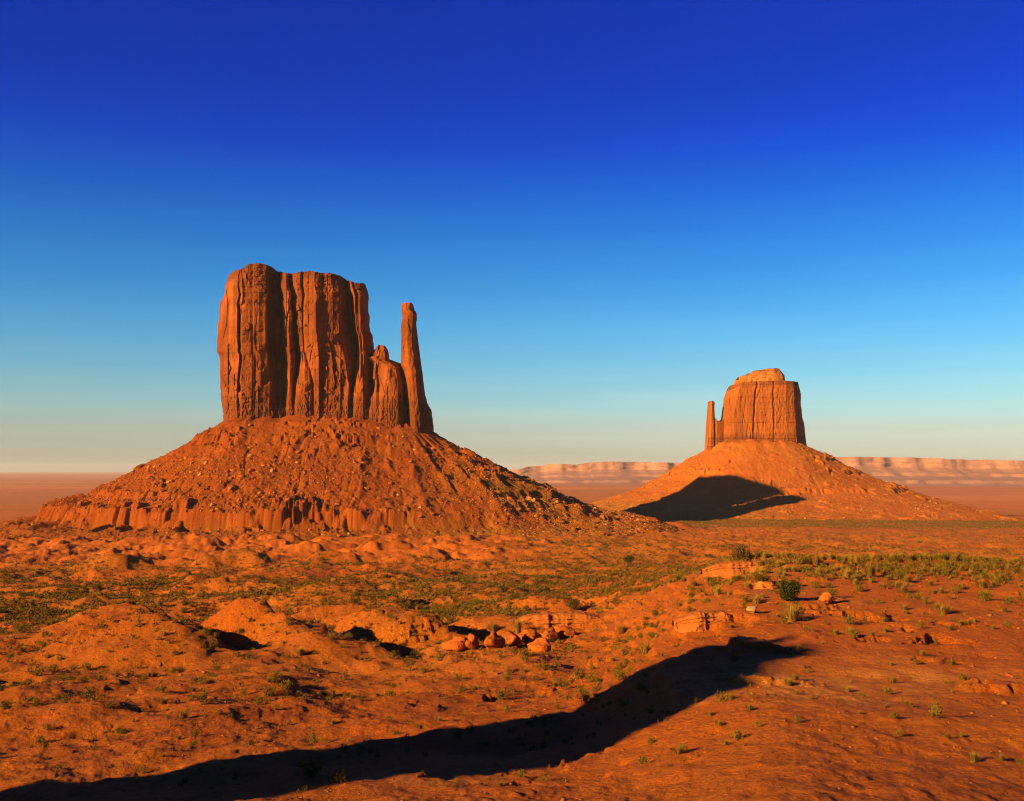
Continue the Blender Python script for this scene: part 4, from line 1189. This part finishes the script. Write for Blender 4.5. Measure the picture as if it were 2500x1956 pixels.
# rocks one can tell apart
def place_rock(dx, dy, wd, hd, mat, label, seed, deep=0.8, rot=0.0, name='boulder', sink=0.15, cat='boulder', group=None):
    x, y, z = ray_hit(*disp(dx, dy), ground_z)
    k = 0.46907 * math.hypot(x, y) / F
    w, h = wd * k, hd * k
    V, T = big_rock(seed, 0.8, 4)
    ext = np.ptp(V, axis=0)
    V = (V - V.min(0) - ext / 2) / ext
    V = V * np.array([w, w * deep, h * (1 + sink)])
    o = mesh_from(name, V, T, mat, loc=(x, y + w * deep * 0.35, z + CAMZ + h * (0.5 - sink)))
    o.rotation_euler = (0, 0, rot)
    tag(o, label, cat, group)
    return o
for k_, (dx, dy, wd, hd) in enumerate([(968, 1392, 44, 30), (1005, 1386, 40, 30), (1046, 1384, 46, 34), (1086, 1378, 44, 30), (1128, 1374, 48, 30), (1170, 1368, 42, 26), (1206, 1360, 46, 22), (1150, 1388, 40, 22)]):
    place_rock(dx, dy, wd * 1.3, hd * 1.15, M['boulder'], 'rounded red boulder in the row just below the flat bright ledge', 500 + k_, 0.9, 0.4 * k_, group='row of rounded boulders below the flat bright ledge')
place_rock(1604, 1308, 36, 15, M['white_rock'], 'small bleached white rock lying tilted on the red rise', 520, 0.6, 0.5)
place_rock(1764, 1288, 28, 24, M['slab'], 'smooth round boulder with a shaded right side, on the rise at right', 521)
place_rock(1700, 1250, 22, 12, M['slab'], 'flat pale stone above the dark green bush', 522)
def ledge(pts_top, thick, mat, label, seed, depth=9.0):
    """a bare bedrock ledge: display points of its front top edge, and its height there"""
    n = 120
    dxs = np.linspace(pts_top[0][0], pts_top[-1][0], n)
    dys = np.interp(dxs, [p[0] for p in pts_top], [p[1] for p in pts_top])
    mid = ray_hit(*disp(dxs[n // 2], dys[n // 2] + thick), ground_z)
    D = mid[1]
    px, py = disp(dxs, dys)
    x, y, z = unproject(px, py, D)
    end = np.clip(np.minimum(np.arange(n), np.arange(n)[::-1]) / 36.0, 0, 1) ** 0.7
    z = z + 0.5 * fbm(x, 0 * x, 4.0, 5, 0.65, seed) - (1 - end) * 1.2
    H = thick * 0.46907 * D / F
    prof = [(1.1, -2.0), (0.8, -1.05), (0.42, -0.78), (0.55, -0.66), (0.2, -0.46), (0.28, -0.36), (0.05, -0.16), (-0.12, -0.05), (-0.7, 0.0), (-1.6, -0.02), (-depth / H * 0.6, -0.30), (-depth / H, -1.6)]
    pk_ = np.arange(len(prof)); tt = np.linspace(0, len(prof) - 1, 64)
    jn = 1.0 * (cells(x / 4.5, 0 * x, seed + 3)[0] - 0.5) + 0.8 * fbm(x, 0 * x, 5.0, 4, 0.6, seed + 4)
    rows = []
    for q in tt:
        dv = np.interp(q, pk_, [p_[0] for p_ in prof]); dh = np.interp(q, pk_, [p_[1] for p_ in prof])
        v_ = dv * H + jn * (1.0 if dv > -0.3 else 0.3)
        yb = D - v_ * (0.3 + 0.7 * end) + (1 - end) * depth * 0.3
        zb = z + dh * H * (0.4 + 0.6 * end)
        nn = 0.5 * fbm(x + 0.6 * zb, zb * 2.2 - yb, 2.2, 5, 0.62, seed + 1) + 0.5 * (cells(x / 2.4, (zb * 1.3 + yb) / 1.2, seed + 2)[0] - 0.5)
        rows.append(np.stack([x, yb - nn * (1.0 if dv > -0.4 else 0.1), zb + nn * (0.15 if dv > -0.4 else 0.55) + CAMZ], -1))
    G = np.array(rows); loc = np.array([x[n // 2], D, z[n // 2] + CAMZ - H])
    o = mesh_from('sandstone_ledge', G.reshape(-1, 3) - loc, grid_faces(G.shape[0], n), mat, loc=loc)
    tag(o, label, 'rock ledge')
ledge([(1095, 1322), (1120, 1311), (1180, 1309), (1240, 1309), (1290, 1316), (1330, 1324)], 26, M['slab'], 'flat bright orange sandstone ledge below the black hollow, with straw bushes before it', 540, 12)
ledge([(1500, 1206), (1535, 1199), (1580, 1198), (1620, 1196), (1660, 1199), (1695, 1203)], 17, M['slab'], 'pale orange ledge along the crest of the rise at right', 541, 8)
ledge([(1600, 1246), (1625, 1241), (1650, 1241), (1668, 1246)], 14, M['slab'], 'short cracked ledge left of the dark green bush', 542, 5)
ledge([(1440, 1312), (1490, 1307), (1540, 1306), (1590, 1312)], 22, M['slab'], 'low smooth rock face with one upright crack, at the foot of the rise', 543, 7)

# ------------------------------------------------------------------ the air
def build_haze():
    x, y0, y1, z0, z1 = 61000.0, -61000.0, 61000.0, -160.0 - 40 + CAMZ, 262.0 + CAMZ + 20
    V = np.array([[a, b, c] for c in (z0, z1) for b in (y0, y1) for a in (-x, x)])
    Fq = np.array([[0, 2, 3, 1], [4, 5, 7, 6], [0, 1, 5, 4], [2, 6, 7, 3], [0, 4, 6, 2], [1, 3, 7, 5]])
    m = bpy.data.materials.new('desert_air'); m.use_nodes = True
    nt = m.node_tree
    nt.nodes.remove(nt.nodes['Principled BSDF'])
    v = nt.nodes.new('ShaderNodeVolumePrincipled')
    v.inputs['Density'].default_value = HAZE
    v.inputs['Color'].default_value = (.82, .88, .98, 1)
    v.inputs['Density Attribute'].default_value = ''
    v.inputs['Temperature Attribute'].default_value = ''
    nt.links.new(v.outputs[0], nt.nodes['Material Output'].inputs['Volume'])
    o = mesh_from('haze', V, Fq, m)
    tag(o, kind='stuff')
HAZE = 1.45e-5
build_haze()
